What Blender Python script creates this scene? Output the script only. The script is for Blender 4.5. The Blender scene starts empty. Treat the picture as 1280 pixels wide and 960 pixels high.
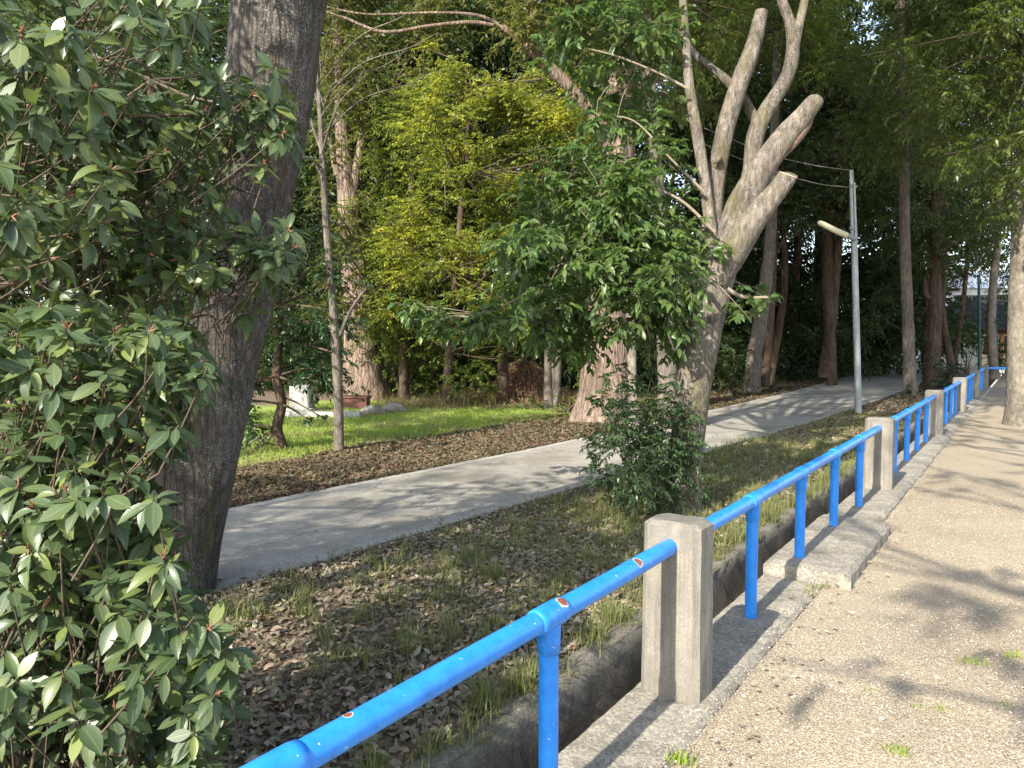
import bpy, math, random
import numpy as np
from mathutils import Vector
R = math.radians
scene = bpy.context.scene
COL = scene.collection

# ------------------------------------------------------------------ camera geometry
F = 900.0; CX = 640.0; CY = 480.0; H = 1.6; HOR = 428.0
PITCH = math.atan((CY - HOR) / F)
cp, sp = math.cos(PITCH), math.sin(PITCH)
def ray(px, py):
    a = (px - CX) / F; b = (CY - py) / F
    # camera forward (0,cp,-sp), up (0,sp,cp), right (1,0,0)
    return np.array([a, cp + b * sp, -sp + b * cp])
def G(px, py, z=0.0):
    d = ray(px, py); t = (z - H) / d[2]
    return np.array([d[0] * t, d[1] * t, z])
def P(px, py, Y):
    d = ray(px, py); t = Y / d[1]
    return np.array([d[0] * t, Y, H + d[2] * t])
U = np.array([0.583, 0.8125]); U /= np.linalg.norm(U)
V = np.array([U[1], -U[0]])
def SP(s, p, z=0.0):
    return np.array([s * U[0] + p * V[0], s * U[1] + p * V[1], z])
FANG = math.atan2(U[1], U[0])

# ------------------------------------------------------------------ object helpers
def tag(o, label=None, cat=None, group=None, kind=None):
    if label: o['label'] = label
    if cat: o['category'] = cat
    if group: o['group'] = group
    if kind: o['kind'] = kind
    return o
def empty(name, loc, label, cat, group=None, rz=0.0):
    o = bpy.data.objects.new(name, None); COL.objects.link(o)
    o.location = [float(a) for a in loc]; o.rotation_euler = (0, 0, rz)
    o.empty_display_size = 0.2
    return tag(o, label, cat, group)

class MB:
    """collects vertices / polygons (numpy) and builds ONE mesh"""
    def __init__(self):
        self.v = []; self.f = []; self.n = 0; self.uv = []; self.mi = []
    def add(self, verts, faces, mi=0, uv=None):
        verts = np.asarray(verts, dtype=np.float64).reshape(-1, 3)
        faces = np.asarray(faces, dtype=np.int64)
        self.v.append(verts); self.f.append(faces + self.n)
        self.mi.append(np.full(len(faces), mi, dtype=np.int32))
        self.uv.append(uv)
        self.n += len(verts)
    def build(self, name, mats, parent=None, smooth=True, local=False):
        me = bpy.data.meshes.new(name)
        V_ = np.concatenate(self.v)
        o = bpy.data.objects.new(name, me); COL.objects.link(o)
        if parent is not None:
            o.parent = parent
            if not local:
                V_ = V_ - np.array(parent.get('_org', list(parent.location)), dtype=np.float64)
        me.vertices.add(len(V_)); me.vertices.foreach_set('co', V_.astype(np.float32).ravel())
        loops = np.concatenate([f.ravel() for f in self.f]).astype(np.int32)
        tot = np.concatenate([np.full(len(f), f.shape[1], dtype=np.int32) for f in self.f])
        start = np.concatenate([[0], np.cumsum(tot)[:-1]]).astype(np.int32)
        me.loops.add(len(loops)); me.loops.foreach_set('vertex_index', loops)
        me.polygons.add(len(tot)); me.polygons.foreach_set('loop_start', start)
        me.polygons.foreach_set('loop_total', tot)
        if any(u is not None for u in self.uv):
            ul = me.uv_layers.new(name='UVMap')
            alluv = np.concatenate([np.zeros((len(v), 2)) if u is None else u for u, v in zip(self.uv, self.v)])
            ul.data.foreach_set('uv', alluv[loops].astype(np.float32).ravel())
        if not isinstance(mats, (list, tuple)): mats = [mats]
        for m in mats: me.materials.append(m)
        me.polygons.foreach_set('material_index', np.concatenate(self.mi))
        me.polygons.foreach_set('use_smooth', np.full(len(tot), bool(smooth)))
        me.update(); me.validate()
        return o

def unit(a):
    a = np.asarray(a, dtype=float)
    return a / np.maximum(np.linalg.norm(a, axis=-1, keepdims=True), 1e-9)

def catmull(pts, n):
    pts = np.asarray(pts, float)
    if len(pts) < 3:
        t = np.linspace(0, 1, n)[:, None]; return pts[0] * (1 - t) + pts[-1] * t
    p = np.vstack([2 * pts[0] - pts[1], pts, 2 * pts[-1] - pts[-2]])
    out = []
    seg = len(pts) - 1
    for q in np.linspace(0, seg, n):
        i = min(int(q), seg - 1); t = q - i
        a, b, c, d = p[i], p[i + 1], p[i + 2], p[i + 3]
        out.append(0.5 * (2 * b + (c - a) * t + (2 * a - 5 * b + 4 * c - d) * t * t + (3 * b - a - 3 * c + d) * t ** 3))
    return np.array(out)

def tube(mb, pts, rad, k=10, rough=0.0, seed=0, mi=0, cap=True, capmi=None, n=None, lobes=0.0):
    """pts (m,3), rad (m) -> smooth tapered tube with lumpy surface"""
    pts = np.asarray(pts, float); rad = np.asarray(rad, float)
    if n:
        pr = catmull(np.hstack([pts, rad[:, None]]), n); pts = pr[:, :3]; rad = np.maximum(pr[:, 3], 1e-3)
    m = len(pts)
    tan = unit(np.gradient(pts, axis=0))
    ref = np.array([0.0, 1, 0]) if abs(tan[0][1]) < 0.9 else np.array([1.0, 0, 0])
    a = unit(np.cross(tan[0], ref)); A = []; B = []
    for i in range(m):
        a = unit(a - tan[i] * np.dot(a, tan[i])); A.append(a); B.append(np.cross(tan[i], a))
    A = np.array(A); B = np.array(B)
    th = np.arange(k) / k * 2 * math.pi
    rr = rad[:, None] * np.ones((1, k))
    if rough > 0:
        g = np.random.default_rng(seed)
        L = np.concatenate([[0], np.cumsum(np.linalg.norm(np.diff(pts, axis=0), axis=1))])
        nz = np.zeros((m, k))
        for j in range(9):
            f1 = g.integers(1, 7 if k >= 16 else 4); f2 = g.uniform(1.0, 9.0) ; ph = g.uniform(0, 6.28, 2)
            nz += np.sin(f1 * th[None, :] + ph[0] + 1.2 * np.sin(L[:, None] * 0.9 + j)) * np.cos(f2 * L[:, None] + ph[1]) / (1 + 0.25 * f1)
        rr = rr * (1 + rough * nz / 2.2)
        if lobes:
            f = np.clip(1 - L / (L[-1] * 0.22), 0, 1)[:, None]
            rr = rr * (1 + lobes * f ** 1.6 * (0.6 + 0.8 * np.maximum(0, np.sin(5 * th + seed)))[None, :])
    v = pts[:, None, :] + rr[..., None] * (np.cos(th)[None, :, None] * A[:, None, :] + np.sin(th)[None, :, None] * B[:, None, :])
    idx = np.arange(m * k).reshape(m, k)
    nx = np.roll(idx, -1, axis=1)
    f = np.stack([idx[:-1], nx[:-1], nx[1:], idx[1:]], -1).reshape(-1, 4)
    mb.add(v.reshape(-1, 3), f, mi)
    if cap:
        for e, s in ((m - 1, 1), (0, -1)):
            c = pts[e] + tan[e] * s * rad[e] * (0.12 if capmi is None else 0.02)
            ring = v[e]
            vv = np.vstack([ring, c[None]])
            ff = [[i, (i + 1) % k, k] if s > 0 else [(i + 1) % k, i, k] for i in range(k)]
            mb.add(vv, ff, mi if capmi is None else capmi)

def box(mb, lo, hi, mi=0, bev=0.0, rot=0.0, org=(0, 0, 0), taper=1.0):
    """chamfered box (vertical corners cut) in local coords, rotated about z, moved to org"""
    x0, y0, z0 = lo; x1, y1, z1 = hi
    b = bev
    def ring(z, s, ins):
        cx, cy = (x0 + x1) / 2, (y0 + y1) / 2
        X0, X1, Y0, Y1 = x0 + ins, x1 - ins, y0 + ins, y1 - ins
        q = b if b > 0 else 1e-4
        pr = [(X0 + q, Y0), (X1 - q, Y0), (X1, Y0 + q), (X1, Y1 - q), (X1 - q, Y1), (X0 + q, Y1), (X0, Y1 - q), (X0, Y0 + q)]
        return [((x - cx) * s + cx, (y - cy) * s + cy, z) for x, y in pr]
    t = b * 0.6 if b > 0 else 0
    rings = [ring(z0, 1, 0), ring(z1 - t, taper, 0), ring(z1, taper, t)] if t else [ring(z0, 1, 0), ring(z1, taper, 0)]
    v = np.array([p for r in rings for p in r])
    c, s_ = math.cos(rot), math.sin(rot)
    v = np.stack([v[:, 0] * c - v[:, 1] * s_ + org[0], v[:, 0] * s_ + v[:, 1] * c + org[1], v[:, 2] + org[2]], -1)
    n = len(rings)
    fs = [[r * 8 + i, r * 8 + (i + 1) % 8, (r + 1) * 8 + (i + 1) % 8, (r + 1) * 8 + i] for r in range(n - 1) for i in range(8)]
    base = mb.n
    mb.add(v, fs, mi)
    mb.add(v[:8], [list(range(7, -1, -1))], mi)
    mb.add(v[-8:], [list(range(8))], mi)

# ------------------------------------------------------------------ leaves
def leaf_template(kind):
    if kind == 'hi':
        ts = [0, .06, .16, .3, .46, .62, .78, .9, 1.0]
        ws = [.03, .04, .26, .42, .5, .48, .34, .16, .005]
        v = []; uv = []
        for t, w in zip(ts, ws):
            for sx in (-1, 0, 1):
                x = sx * w
                z = abs(x) * 0.11 - 0.24 * t * t + 0.05 * t + (0.008 * math.sin(t * 17 + sx * 2) if sx else 0)
                v.append((x, t, z)); uv.append((0.5 + 0.5 * sx * 1.0, t))
        f = []
        for i in range(len(ts) - 1):
            for j in (0, 1):
                a = i * 3 + j; f.append([a, a + 1, a + 4, a + 3])
        return np.array(v), np.array(f), np.array(uv)
    if kind == 'mid':
        v = [(0, 0, 0), (-.46, .33, .04), (0, .35, 0), (.46, .33, .04), (-.36, .66, .03), (0, .68, -.06), (.36, .66, .03), (0, 1, -.2)]
        f = [[0, 2, 1, 1], [0, 3, 2, 2]]
        f = [[0, 2, 5, 4], [0, 2, 5, 6]]
        f = [(0, 2, 1), (0, 3, 2), (1, 2, 5), (1, 5, 4), (2, 3, 6), (2, 6, 5), (4, 5, 7), (5, 6, 7)]
        return np.array(v, float), np.array(f), None
    if kind == 'lo':
        v = [(0, 0, 0), (.46, .42, .1), (0, 1, -.14), (-.46, .42, .1)]
        return np.array(v, float), np.array([(0, 1, 2, 3)]), None
    if kind == 'blade':
        v = [(-.5, 0, 0), (.5, 0, 0), (.36, .5, .07), (-.36, .5, .07), (0, 1, -.12)]
        return np.array(v, float), None, None
TPL = {k: leaf_template(k) for k in ('hi', 'mid', 'lo')}

def place(mb, kind, pos, d, nrm, ln, wd, mi=0, curl=None):
    tv, tf, tuv = TPL[kind]
    N = len(pos)
    if N == 0: return
    y = unit(d); z = unit(nrm - y * np.sum(nrm * y, axis=1, keepdims=True)); x = np.cross(y, z)
    tz = tv[None, :, 2] * (np.ones((N, 1)) if curl is None else curl[:, None])
    v = pos[:, None, :] + x[:, None, :] * (tv[None, :, 0] * wd[:, None])[..., None] \
        + y[:, None, :] * (tv[None, :, 1] * ln[:, None])[..., None] + z[:, None, :] * (tz * ln[:, None])[..., None]
    f = (tf[None] + (np.arange(N) * len(tv))[:, None, None]).reshape(-1, tf.shape[1])
    uv = None if tuv is None else np.tile(tuv, (N, 1))
    mb.add(v.reshape(-1, 3), f, mi, uv)

def rdir(g, n, down=0.0):
    a = g.normal(size=(n, 3)); a[:, 2] -= down
    return unit(a)

def sprays(mb, g, org, dr, L, nl, ll, asp=0.42, kind='lo', droop=0.35, twig=0.0, mi=0, tmi=1, spread=0.9):
    N = len(org); j = np.arange(nl)
    t = (j[None, :] + g.uniform(0.2, 0.8, (N, nl))) / nl
    sag = droop * L[:, None] * t ** 2
    pos = org[:, None, :] + dr[:, None, :] * (L[:, None] * t)[..., None]
    pos[..., 2] -= sag
    up = np.array([0, 0, 1.0]); side = unit(np.cross(dr, up) + 1e-4)
    sg = np.where(j % 2 == 0, 1, -1)[None, :, None]
    ld = dr[:, None, :] * 0.6 + side[:, None, :] * sg * spread + g.normal(size=(N, nl, 3)) * 0.28
    ld[..., 2] -= 0.28 + droop * t
    nr = np.tile(up, (N, nl, 1)) + g.normal(size=(N, nl, 3)) * 0.45
    ln = ll * g.uniform(0.7, 1.25, (N, nl))
    place(mb, kind, pos.reshape(-1, 3), ld.reshape(-1, 3), nr.reshape(-1, 3), ln.ravel(), (ln * asp * 1.0).ravel(), mi)
    if twig > 0:
        m = 4; k = 3; tt = np.linspace(0, 1, m)
        c = org[:, None, :] + dr[:, None, :] * (L[:, None] * tt)[..., None]
        c[..., 2] -= droop * L[:, None] * tt ** 2
        A = side; B = unit(np.cross(dr, side)); th = np.arange(k) / k * 6.283
        ring = np.cos(th)[None, :, None] * A[:, None, :] + np.sin(th)[None, :, None] * B[:, None, :]
        rr = twig * (1.1 - 0.8 * tt)
        v = c[:, :, None, :] + ring[:, None] * rr[None, :, None, None]
        idx = np.arange(m * k).reshape(m, k); nx = np.roll(idx, -1, 1)
        f = np.stack([idx[:-1], nx[:-1], nx[1:], idx[1:]], -1).reshape(-1, 4)
        f = (f[None] + (np.arange(N) * m * k)[:, None, None]).reshape(-1, 4)
        mb.add(v.reshape(-1, 3), f, tmi)

def clump(mb, g, c, r, dens, ll, nl=10, kind='lo', droop=0.35, twig=0.0, flat=0.75, asp=0.42, outward=1.0, spread=0.9):
    n = max(3, int(dens * r * r))
    o = g.normal(size=(n, 3)) * r * 0.42; o[:, 2] *= flat
    dr = unit(o * outward / r + g.normal(size=(n, 3)) * 0.5 * np.array([1, 1, 0.5]))
    L = g.uniform(0.55, 1.2, n) * min(r * 0.7, 0.55 + r * 0.15)
    sprays(mb, g, np.asarray(c) + o, dr, L, nl, ll, asp, kind, droop, twig, spread=spread)

# ------------------------------------------------------------------ materials
def newmat(name):
    m = bpy.data.materials.new(name); m.use_nodes = True
    nt = m.node_tree; nt.nodes.clear()
    out = nt.nodes.new('ShaderNodeOutputMaterial')
    return m, nt, out
def N(nt, typ, **kw):
    n = nt.nodes.new(typ)
    for k, v in kw.items():
        if k.startswith('i_'):
            n.inputs[int(k[2:])].default_value = v
        else: setattr(n, k, v)
    return n
def lk(nt, a, b): nt.links.new(a, b)
def ramp(nt, fac, stops, interp='LINEAR'):
    r = nt.nodes.new('ShaderNodeValToRGB'); cr = r.color_ramp; cr.interpolation = interp
    while len(cr.elements) < len(stops): cr.elements.new(0.5)
    for e, (p, c) in zip(cr.elements, stops):
        e.position = p; e.color = (*c, 1) if len(c) == 3 else c
    lk(nt, fac, r.inputs[0]); return r.outputs[0]
def grey(v): return (v, v, v)
def pos_scaled(nt, s=(1, 1, 1), obj=False):
    if obj:
        g = nt.nodes.new('ShaderNodeTexCoord').outputs['Object']
    else:
        g = nt.nodes.new('ShaderNodeNewGeometry').outputs['Position']
    mp = nt.nodes.new('ShaderNodeMapping'); mp.inputs['Scale'].default_value = s
    lk(nt, g, mp.inputs['Vector']); return mp.outputs[0]
def noise(nt, vec, scale, detail=4, rough=0.6, dist=0.0):
    n = nt.nodes.new('ShaderNodeTexNoise'); n.inputs['Scale'].default_value = scale
    n.inputs['Detail'].default_value = detail; n.inputs['Roughness'].default_value = rough
    n.inputs['Distortion'].default_value = dist
    lk(nt, vec, n.inputs['Vector']); return n.outputs['Fac']
def voro(nt, vec, scale, feature='F1', out='Distance'):
    n = nt.nodes.new('ShaderNodeTexVoronoi'); n.feature = feature; n.inputs['Scale'].default_value = scale
    lk(nt, vec, n.inputs['Vector']); return n.outputs[out]
def mixc(nt, fac, a, b, mode='MIX'):
    m = nt.nodes.new('ShaderNodeMix'); m.data_type = 'RGBA'; m.blend_type = mode
    for sock, val in ((m.inputs[0], fac), (m.inputs[6], a), (m.inputs[7], b)):
        if hasattr(val, 'is_output') or isinstance(val, bpy.types.NodeSocket): lk(nt, val, sock)
        elif isinstance(val, (int, float)): sock.default_value = val
        else: sock.default_value = (*val, 1)
    return m.outputs[2]
def math_(nt, op, a, b=0.0, clamp=False):
    m = nt.nodes.new('ShaderNodeMath'); m.operation = op; m.use_clamp = clamp
    for i, val in enumerate((a, b)):
        if isinstance(val, bpy.types.NodeSocket): lk(nt, val, m.inputs[i])
        else: m.inputs[i].default_value = val
    return m.outputs[0]
def bump(nt, h, dist=0.01, strength=1.0, nrm=None):
    b = nt.nodes.new('ShaderNodeBump'); b.inputs['Distance'].default_value = dist; b.inputs['Strength'].default_value = strength
    lk(nt, h, b.inputs['Height'])
    if nrm is not None: lk(nt, nrm, b.inputs['Normal'])
    return b.outputs[0]
def finish(nt, out, col, rough=0.9, nrm=None, spec=0.3, metal=0.0):
    b = nt.nodes.new('ShaderNodeBsdfPrincipled')
    if isinstance(col, bpy.types.NodeSocket): lk(nt, col, b.inputs['Base Color'])
    else: b.inputs['Base Color'].default_value = (*col, 1)
    if isinstance(rough, bpy.types.NodeSocket): lk(nt, rough, b.inputs['Roughness'])
    else: b.inputs['Roughness'].default_value = rough
    b.inputs['Specular IOR Level'].default_value = spec
    b.inputs['Metallic'].default_value = metal
    if nrm is not None: lk(nt, nrm, b.inputs['Normal'])
    lk(nt, b.outputs[0], out.inputs[0]); return b

def m_leaf(name, cols, rough=0.42, trans=0.3, tcol=(0.18, 0.26, 0.03), vein=False, patch=None, pscale=1.2, pth=(0.5, 0.62), spec=0.5):
    m, nt, out = newmat(name)
    geo = nt.nodes.new('ShaderNodeNewGeometry')
    rnd = geo.outputs['Random Per Island']
    n = len(cols)
    col = ramp(nt, rnd, [(i / max(1, n - 1), c) for i, c in enumerate(cols)])
    if patch is not None:
        f = noise(nt, pos_scaled(nt), pscale, 3, 0.55)
        f = math_(nt, 'ADD', f, math_(nt, 'MULTIPLY', math_(nt, 'SUBTRACT', rnd, 0.5), 0.12))
        f = ramp(nt, f, [(pth[0], grey(0)), (pth[1], grey(1))])
        col = mixc(nt, f, col, patch)
    nrm = None
    if vein:
        uv = nt.nodes.new('ShaderNodeTexCoord').outputs['UV']
        sx = nt.nodes.new('ShaderNodeSeparateXYZ'); lk(nt, uv, sx.inputs[0])
        du = math_(nt, 'ABSOLUTE', math_(nt, 'SUBTRACT', sx.outputs[0], 0.5))
        mid = ramp(nt, du, [(0.0, grey(1)), (0.035, grey(1)), (0.07, grey(0))])
        sv = math_(nt, 'SINE', math_(nt, 'MULTIPLY', math_(nt, 'SUBTRACT', sx.outputs[1], math_(nt, 'MULTIPLY', du, 0.35)), 62.0))
        sv2 = ramp(nt, sv, [(0.80, grey(0)), (0.98, grey(1))])
        col = mixc(nt, math_(nt, 'MULTIPLY', sv2, 0.07), col, (0.16, 0.22, 0.08))
        col = mixc(nt, math_(nt, 'MULTIPLY', mid, 0.4), col, (0.16, 0.22, 0.08))
        spots = noise(nt, pos_scaled(nt), 55, 2, 0.5)
        col = mixc(nt, ramp(nt, spots, [(0.66, grey(0)), (0.72, grey(0.45))]), col, (0.10, 0.085, 0.03))
        nrm = bump(nt, math_(nt, 'ADD', math_(nt, 'MULTIPLY', sv, 0.5), math_(nt, 'MULTIPLY', mid, -1.0)), 0.0003, 0.3)
    bk = mixc(nt, 0.5, col, (0.13, 0.17, 0.08))
    col2 = mixc(nt, geo.outputs['Backfacing'], col, bk)
    b = nt.nodes.new('ShaderNodeBsdfPrincipled'); lk(nt, col2, b.inputs['Base Color'])
    b.inputs['Roughness'].default_value = rough; b.inputs['Specular IOR Level'].default_value = spec
    if nrm is not None: lk(nt, nrm, b.inputs['Normal'])
    t = nt.nodes.new('ShaderNodeBsdfTranslucent')
    tc = mixc(nt, 0.65, col, tcol); lk(nt, tc, t.inputs[0])
    mx = nt.nodes.new('ShaderNodeMixShader'); mx.inputs[0].default_value = trans
    lk(nt, b.outputs[0], mx.inputs[1]); lk(nt, t.outputs[0], mx.inputs[2]); lk(nt, mx.outputs[0], out.inputs[0])
    return m

def m_bark(name, c1, c2, c3, scale=22, stretch=0.22, depth=0.012, moss=None, mossth=(0.55, 0.7), speck=0.0, cell=0.35, dark=0.0):
    m, nt, out = newmat(name)
    v = pos_scaled(nt, (1, 1, stretch))
    n1 = noise(nt, v, scale, 6, 0.65, 0.4)
    n2 = noise(nt, pos_scaled(nt, (1, 1, 0.6)), 2.2, 4, 0.6)
    w = voro(nt, v, scale * 0.8, 'DISTANCE_TO_EDGE')
    we = ramp(nt, w, [(0.0, grey(0)), (0.16, grey(1))])
    col = ramp(nt, n1, [(0.30, c1), (0.52, c2), (0.74, c3)])
    col = mixc(nt, math_(nt, 'MULTIPLY', math_(nt, 'SUBTRACT', 1.0, we), cell), col, tuple(a * 0.45 for a in c1))
    big = ramp(nt, n2, [(0.3, grey(0.55)), (0.7, grey(1.15))])
    col = mixc(nt, 1.0, col, big, 'MULTIPLY')
    if speck > 0:
        sn = noise(nt, pos_scaled(nt), 95, 2, 0.5)
        sm = noise(nt, pos_scaled(nt), 3.5, 3, 0.5)
        s = math_(nt, 'MULTIPLY', ramp(nt, sn, [(0.56, grey(0)), (0.64, grey(1))]), ramp(nt, sm, [(0.4, grey(0.15)), (0.62, grey(speck))]))
        col = mixc(nt, s, col, (0.36, 0.36, 0.33))
    if moss is not None:
        mn = noise(nt, pos_scaled(nt, (1, 1, 0.45)), 3.1, 6, 0.7)
        col = mixc(nt, ramp(nt, mn, [(mossth[0], grey(0)), (mossth[1], grey(0.85))]), col, moss)
    if dark > 0:
        dn = noise(nt, pos_scaled(nt, (1, 1, 0.5)), 5.5, 6, 0.75, 0.6)
        col = mixc(nt, ramp(nt, dn, [(0.50, grey(0)), (0.66, grey(dark))]), col, tuple(a * 0.5 for a in c1))
    h = math_(nt, 'ADD', n1, math_(nt, 'MULTIPLY', we, 0.5 if cell > 0.2 else 0.12))
    fine = noise(nt, pos_scaled(nt), scale * 6, 3, 0.6)
    h = math_(nt, 'ADD', h, math_(nt, 'MULTIPLY', fine, 0.25))
    finish(nt, out, col, 0.95, bump(nt, h, depth, 1.0), 0.15)
    return m

def m_concrete(name, c1, c2, agg=0.35, stain=(0.10, 0.095, 0.08), scale=120, bumpd=0.004, moss=0.0, joint=None, streak=False, cracks=False):
    m, nt, out = newmat(name)
    v = pos_scaled(nt)
    big = noise(nt, v, 3.0, 6, 0.65)
    col = ramp(nt, big, [(0.3, c1), (0.7, c2)])
    vc = voro(nt, v, scale, 'F1', 'Color')
    bw = nt.nodes.new('ShaderNodeRGBToBW'); lk(nt, vc, bw.inputs[0])
    ag = ramp(nt, bw.outputs[0], [(0.15, grey(0.35)), (0.5, grey(1.0)), (0.85, grey(1.7))])
    col = mixc(nt, agg, col, mixc(nt, 1.0, col, ag, 'MULTIPLY'))
    st = noise(nt, pos_scaled(nt, (1, 1, 0.3)), 7, 6, 0.7)
    col = mixc(nt, ramp(nt, st, [(0.52, grey(0)), (0.75, grey(0.75))]), col, stain)
    if moss > 0:
        mo = noise(nt, v, 1.3, 5, 0.7)
        col = mixc(nt, ramp(nt, mo, [(0.5, grey(0)), (0.7, grey(moss))]), col, (0.09, 0.10, 0.045))
    if streak:
        k1 = noise(nt, pos_scaled(nt, (1, 1, 0.06)), 28, 5, 0.7)
        col = mixc(nt, ramp(nt, k1, [(0.45, grey(0)), (0.68, grey(0.6))]), col, (0.11, 0.105, 0.09))
        sx = nt.nodes.new('ShaderNodeSeparateXYZ'); lk(nt, v, sx.inputs[0])
        tp = math_(nt, 'ADD', sx.outputs[2], math_(nt, 'MULTIPLY', noise(nt, v, 9, 4, 0.7), 0.35))
        col = mixc(nt, ramp(nt, tp, [(0.86, grey(0)), (1.0, grey(0.7))]), col, (0.12, 0.115, 0.10))
        col = mixc(nt, ramp(nt, tp, [(0.10, grey(0.5)), (0.24, grey(0))]), col, (0.10, 0.085, 0.06))
    if cracks:
        dv = nt.nodes.new('ShaderNodeVectorMath'); dv.operation = 'ADD'
        nn = nt.nodes.new('ShaderNodeTexNoise'); nn.inputs['Scale'].default_value = 2.5; nn.inputs['Detail'].default_value = 5; lk(nt, v, nn.inputs['Vector'])
        lk(nt, v, dv.inputs[0]); lk(nt, nn.outputs['Color'], dv.inputs[1])
        ce = voro(nt, dv.outputs[0], 0.42, 'DISTANCE_TO_EDGE')
        col = mixc(nt, ramp(nt, ce, [(0.0, grey(0.75)), (0.006, grey(0))]), col, (0.06, 0.055, 0.045))
        b2 = noise(nt, v, 0.8, 6, 0.7)
        col = mixc(nt, ramp(nt, b2, [(0.48, grey(0)), (0.62, grey(0.6))]), col, (0.15, 0.135, 0.11))
        sp3 = noise(nt, v, 30, 3, 0.6)
        col = mixc(nt, ramp(nt, sp3, [(0.66, grey(0)), (0.72, grey(0.6))]), col, (0.10, 0.08, 0.06))
    fine = noise(nt, v, scale * 1.4, 3, 0.7)
    vd = voro(nt, v, scale, 'F1')
    h = math_(nt, 'SUBTRACT', fine, math_(nt, 'MULTIPLY', vd, agg))
    finish(nt, out, col, 0.93, bump(nt, h, bumpd, 0.8), 0.2)
    return m

def m_plain(name, col, rough=0.7, spec=0.3, metal=0.0, var=0.25, nscale=30, bumpd=0.001):
    m, nt, out = newmat(name)
    n = noise(nt, pos_scaled(nt), nscale, 5, 0.65)
    c = ramp(nt, n, [(0.3, tuple(a * (1 - var) for a in col)), (0.7, tuple(min(1, a * (1 + var)) for a in col))])
    finish(nt, out, c, rough, bump(nt, n, bumpd, 0.6), spec, metal)
    return m

# blue paint with chips
def m_blue(chips):
    m, nt, out = newmat('blue_paint')
    v = pos_scaled(nt)
    n = noise(nt, v, 14, 4, 0.6)
    col = ramp(nt, n, [(0.25, (0.012, 0.20, 0.68)), (0.75, (0.025, 0.28, 0.85))])
    # faint chalky streaks and grime
    gr = noise(nt, v, 60, 5, 0.7)
    col = mixc(nt, ramp(nt, gr, [(0.55, grey(0)), (0.8, grey(0.35))]), col, (0.10, 0.24, 0.52))
    dt = noise(nt, v, 11, 6, 0.75)
    col = mixc(nt, ramp(nt, dt, [(0.52, grey(0)), (0.68, grey(0.5))]), col, (0.012, 0.10, 0.38))
    dr_ = noise(nt, pos_scaled(nt, (1, 1, 0.12)), 55, 4, 0.7)
    col = mixc(nt, ramp(nt, dr_, [(0.6, grey(0)), (0.75, grey(0.4))]), col, (0.09, 0.16, 0.30))
    ru = noise(nt, v, 24, 5, 0.6)
    col = mixc(nt, ramp(nt, ru, [(0.715, grey(0)), (0.73, grey(1))]), col, (0.45, 0.47, 0.48))
    col = mixc(nt, ramp(nt, ru, [(0.735, grey(0)), (0.745, grey(1))]), col, (0.20, 0.07, 0.045))
    sp_ = noise(nt, v, 75, 1, 0.4)
    col = mixc(nt, ramp(nt, sp_, [(0.765, grey(0)), (0.785, grey(1))]), col, (0.62, 0.66, 0.68))
    geo = nt.nodes.new('ShaderNodeNewGeometry')
    wob = noise(nt, v, 45, 3, 0.6)
    edge = noise(nt, v, 120, 2, 0.6)
    for c, r in chips:
        vd = nt.nodes.new('ShaderNodeVectorMath'); vd.operation = 'DISTANCE'
        lk(nt, geo.outputs['Position'], vd.inputs[0]); vd.inputs[1].default_value = tuple(float(a) for a in c)
        dd = math_(nt, 'ADD', vd.outputs['Value'], math_(nt, 'MULTIPLY', math_(nt, 'SUBTRACT', wob, 0.5), r * 1.6))
        col = mixc(nt, math_(nt, 'LESS_THAN', dd, r * 1.25), col, (0.55, 0.55, 0.55))
        col = mixc(nt, math_(nt, 'LESS_THAN', dd, r), col, (0.24, 0.075, 0.045))
    finish(nt, out, col, 0.36, bump(nt, math_(nt, 'ADD', n, math_(nt, 'MULTIPLY', gr, 0.3)), 0.0012, 0.8), 0.5)
    return m

M = {}
M['oak_leaf'] = m_leaf('glossy_oak_leaf', [(0.046, 0.074, 0.032), (0.062, 0.094, 0.040), (0.052, 0.084, 0.044), (0.082, 0.118, 0.044), (0.066, 0.10, 0.050), (0.095, 0.13, 0.05), (0.16, 0.20, 0.05)], 0.40, 0.22, (0.20, 0.32, 0.04), vein=True)
M['bud'] = m_plain('red_bud', (0.26, 0.12, 0.07), 0.6)
M['twig'] = m_plain('twig_bark', (0.095, 0.072, 0.05), 0.85)
M['twig_pale'] = m_plain('pale_twig_bark', (0.24, 0.20, 0.15), 0.85)
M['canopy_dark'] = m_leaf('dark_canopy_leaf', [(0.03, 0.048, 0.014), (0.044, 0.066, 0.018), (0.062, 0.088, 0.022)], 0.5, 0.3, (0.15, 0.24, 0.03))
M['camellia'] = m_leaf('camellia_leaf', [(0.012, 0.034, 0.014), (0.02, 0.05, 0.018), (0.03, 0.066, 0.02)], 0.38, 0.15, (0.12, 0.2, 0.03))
M['mid_leaf'] = m_leaf('shoot_leaf', [(0.055, 0.10, 0.026), (0.078, 0.135, 0.030), (0.06, 0.11, 0.038), (0.13, 0.19, 0.04)], 0.38, 0.33, (0.20, 0.36, 0.05))
M['yellow_leaf'] = m_leaf('yellowing_leaf', [(0.15, 0.21, 0.03), (0.20, 0.255, 0.035), (0.11, 0.175, 0.03), (0.27, 0.29, 0.045)], 0.55, 0.45, (0.42, 0.42, 0.04),
                         patch=(0.40, 0.40, 0.035), pscale=0.9, pth=(0.52, 0.66))
M['lime_leaf'] = m_leaf('light_green_leaf', [(0.11, 0.155, 0.025), (0.16, 0.205, 0.03), (0.09, 0.14, 0.025), (0.21, 0.235, 0.04)], 0.5, 0.38, (0.30, 0.38, 0.05))
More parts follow.
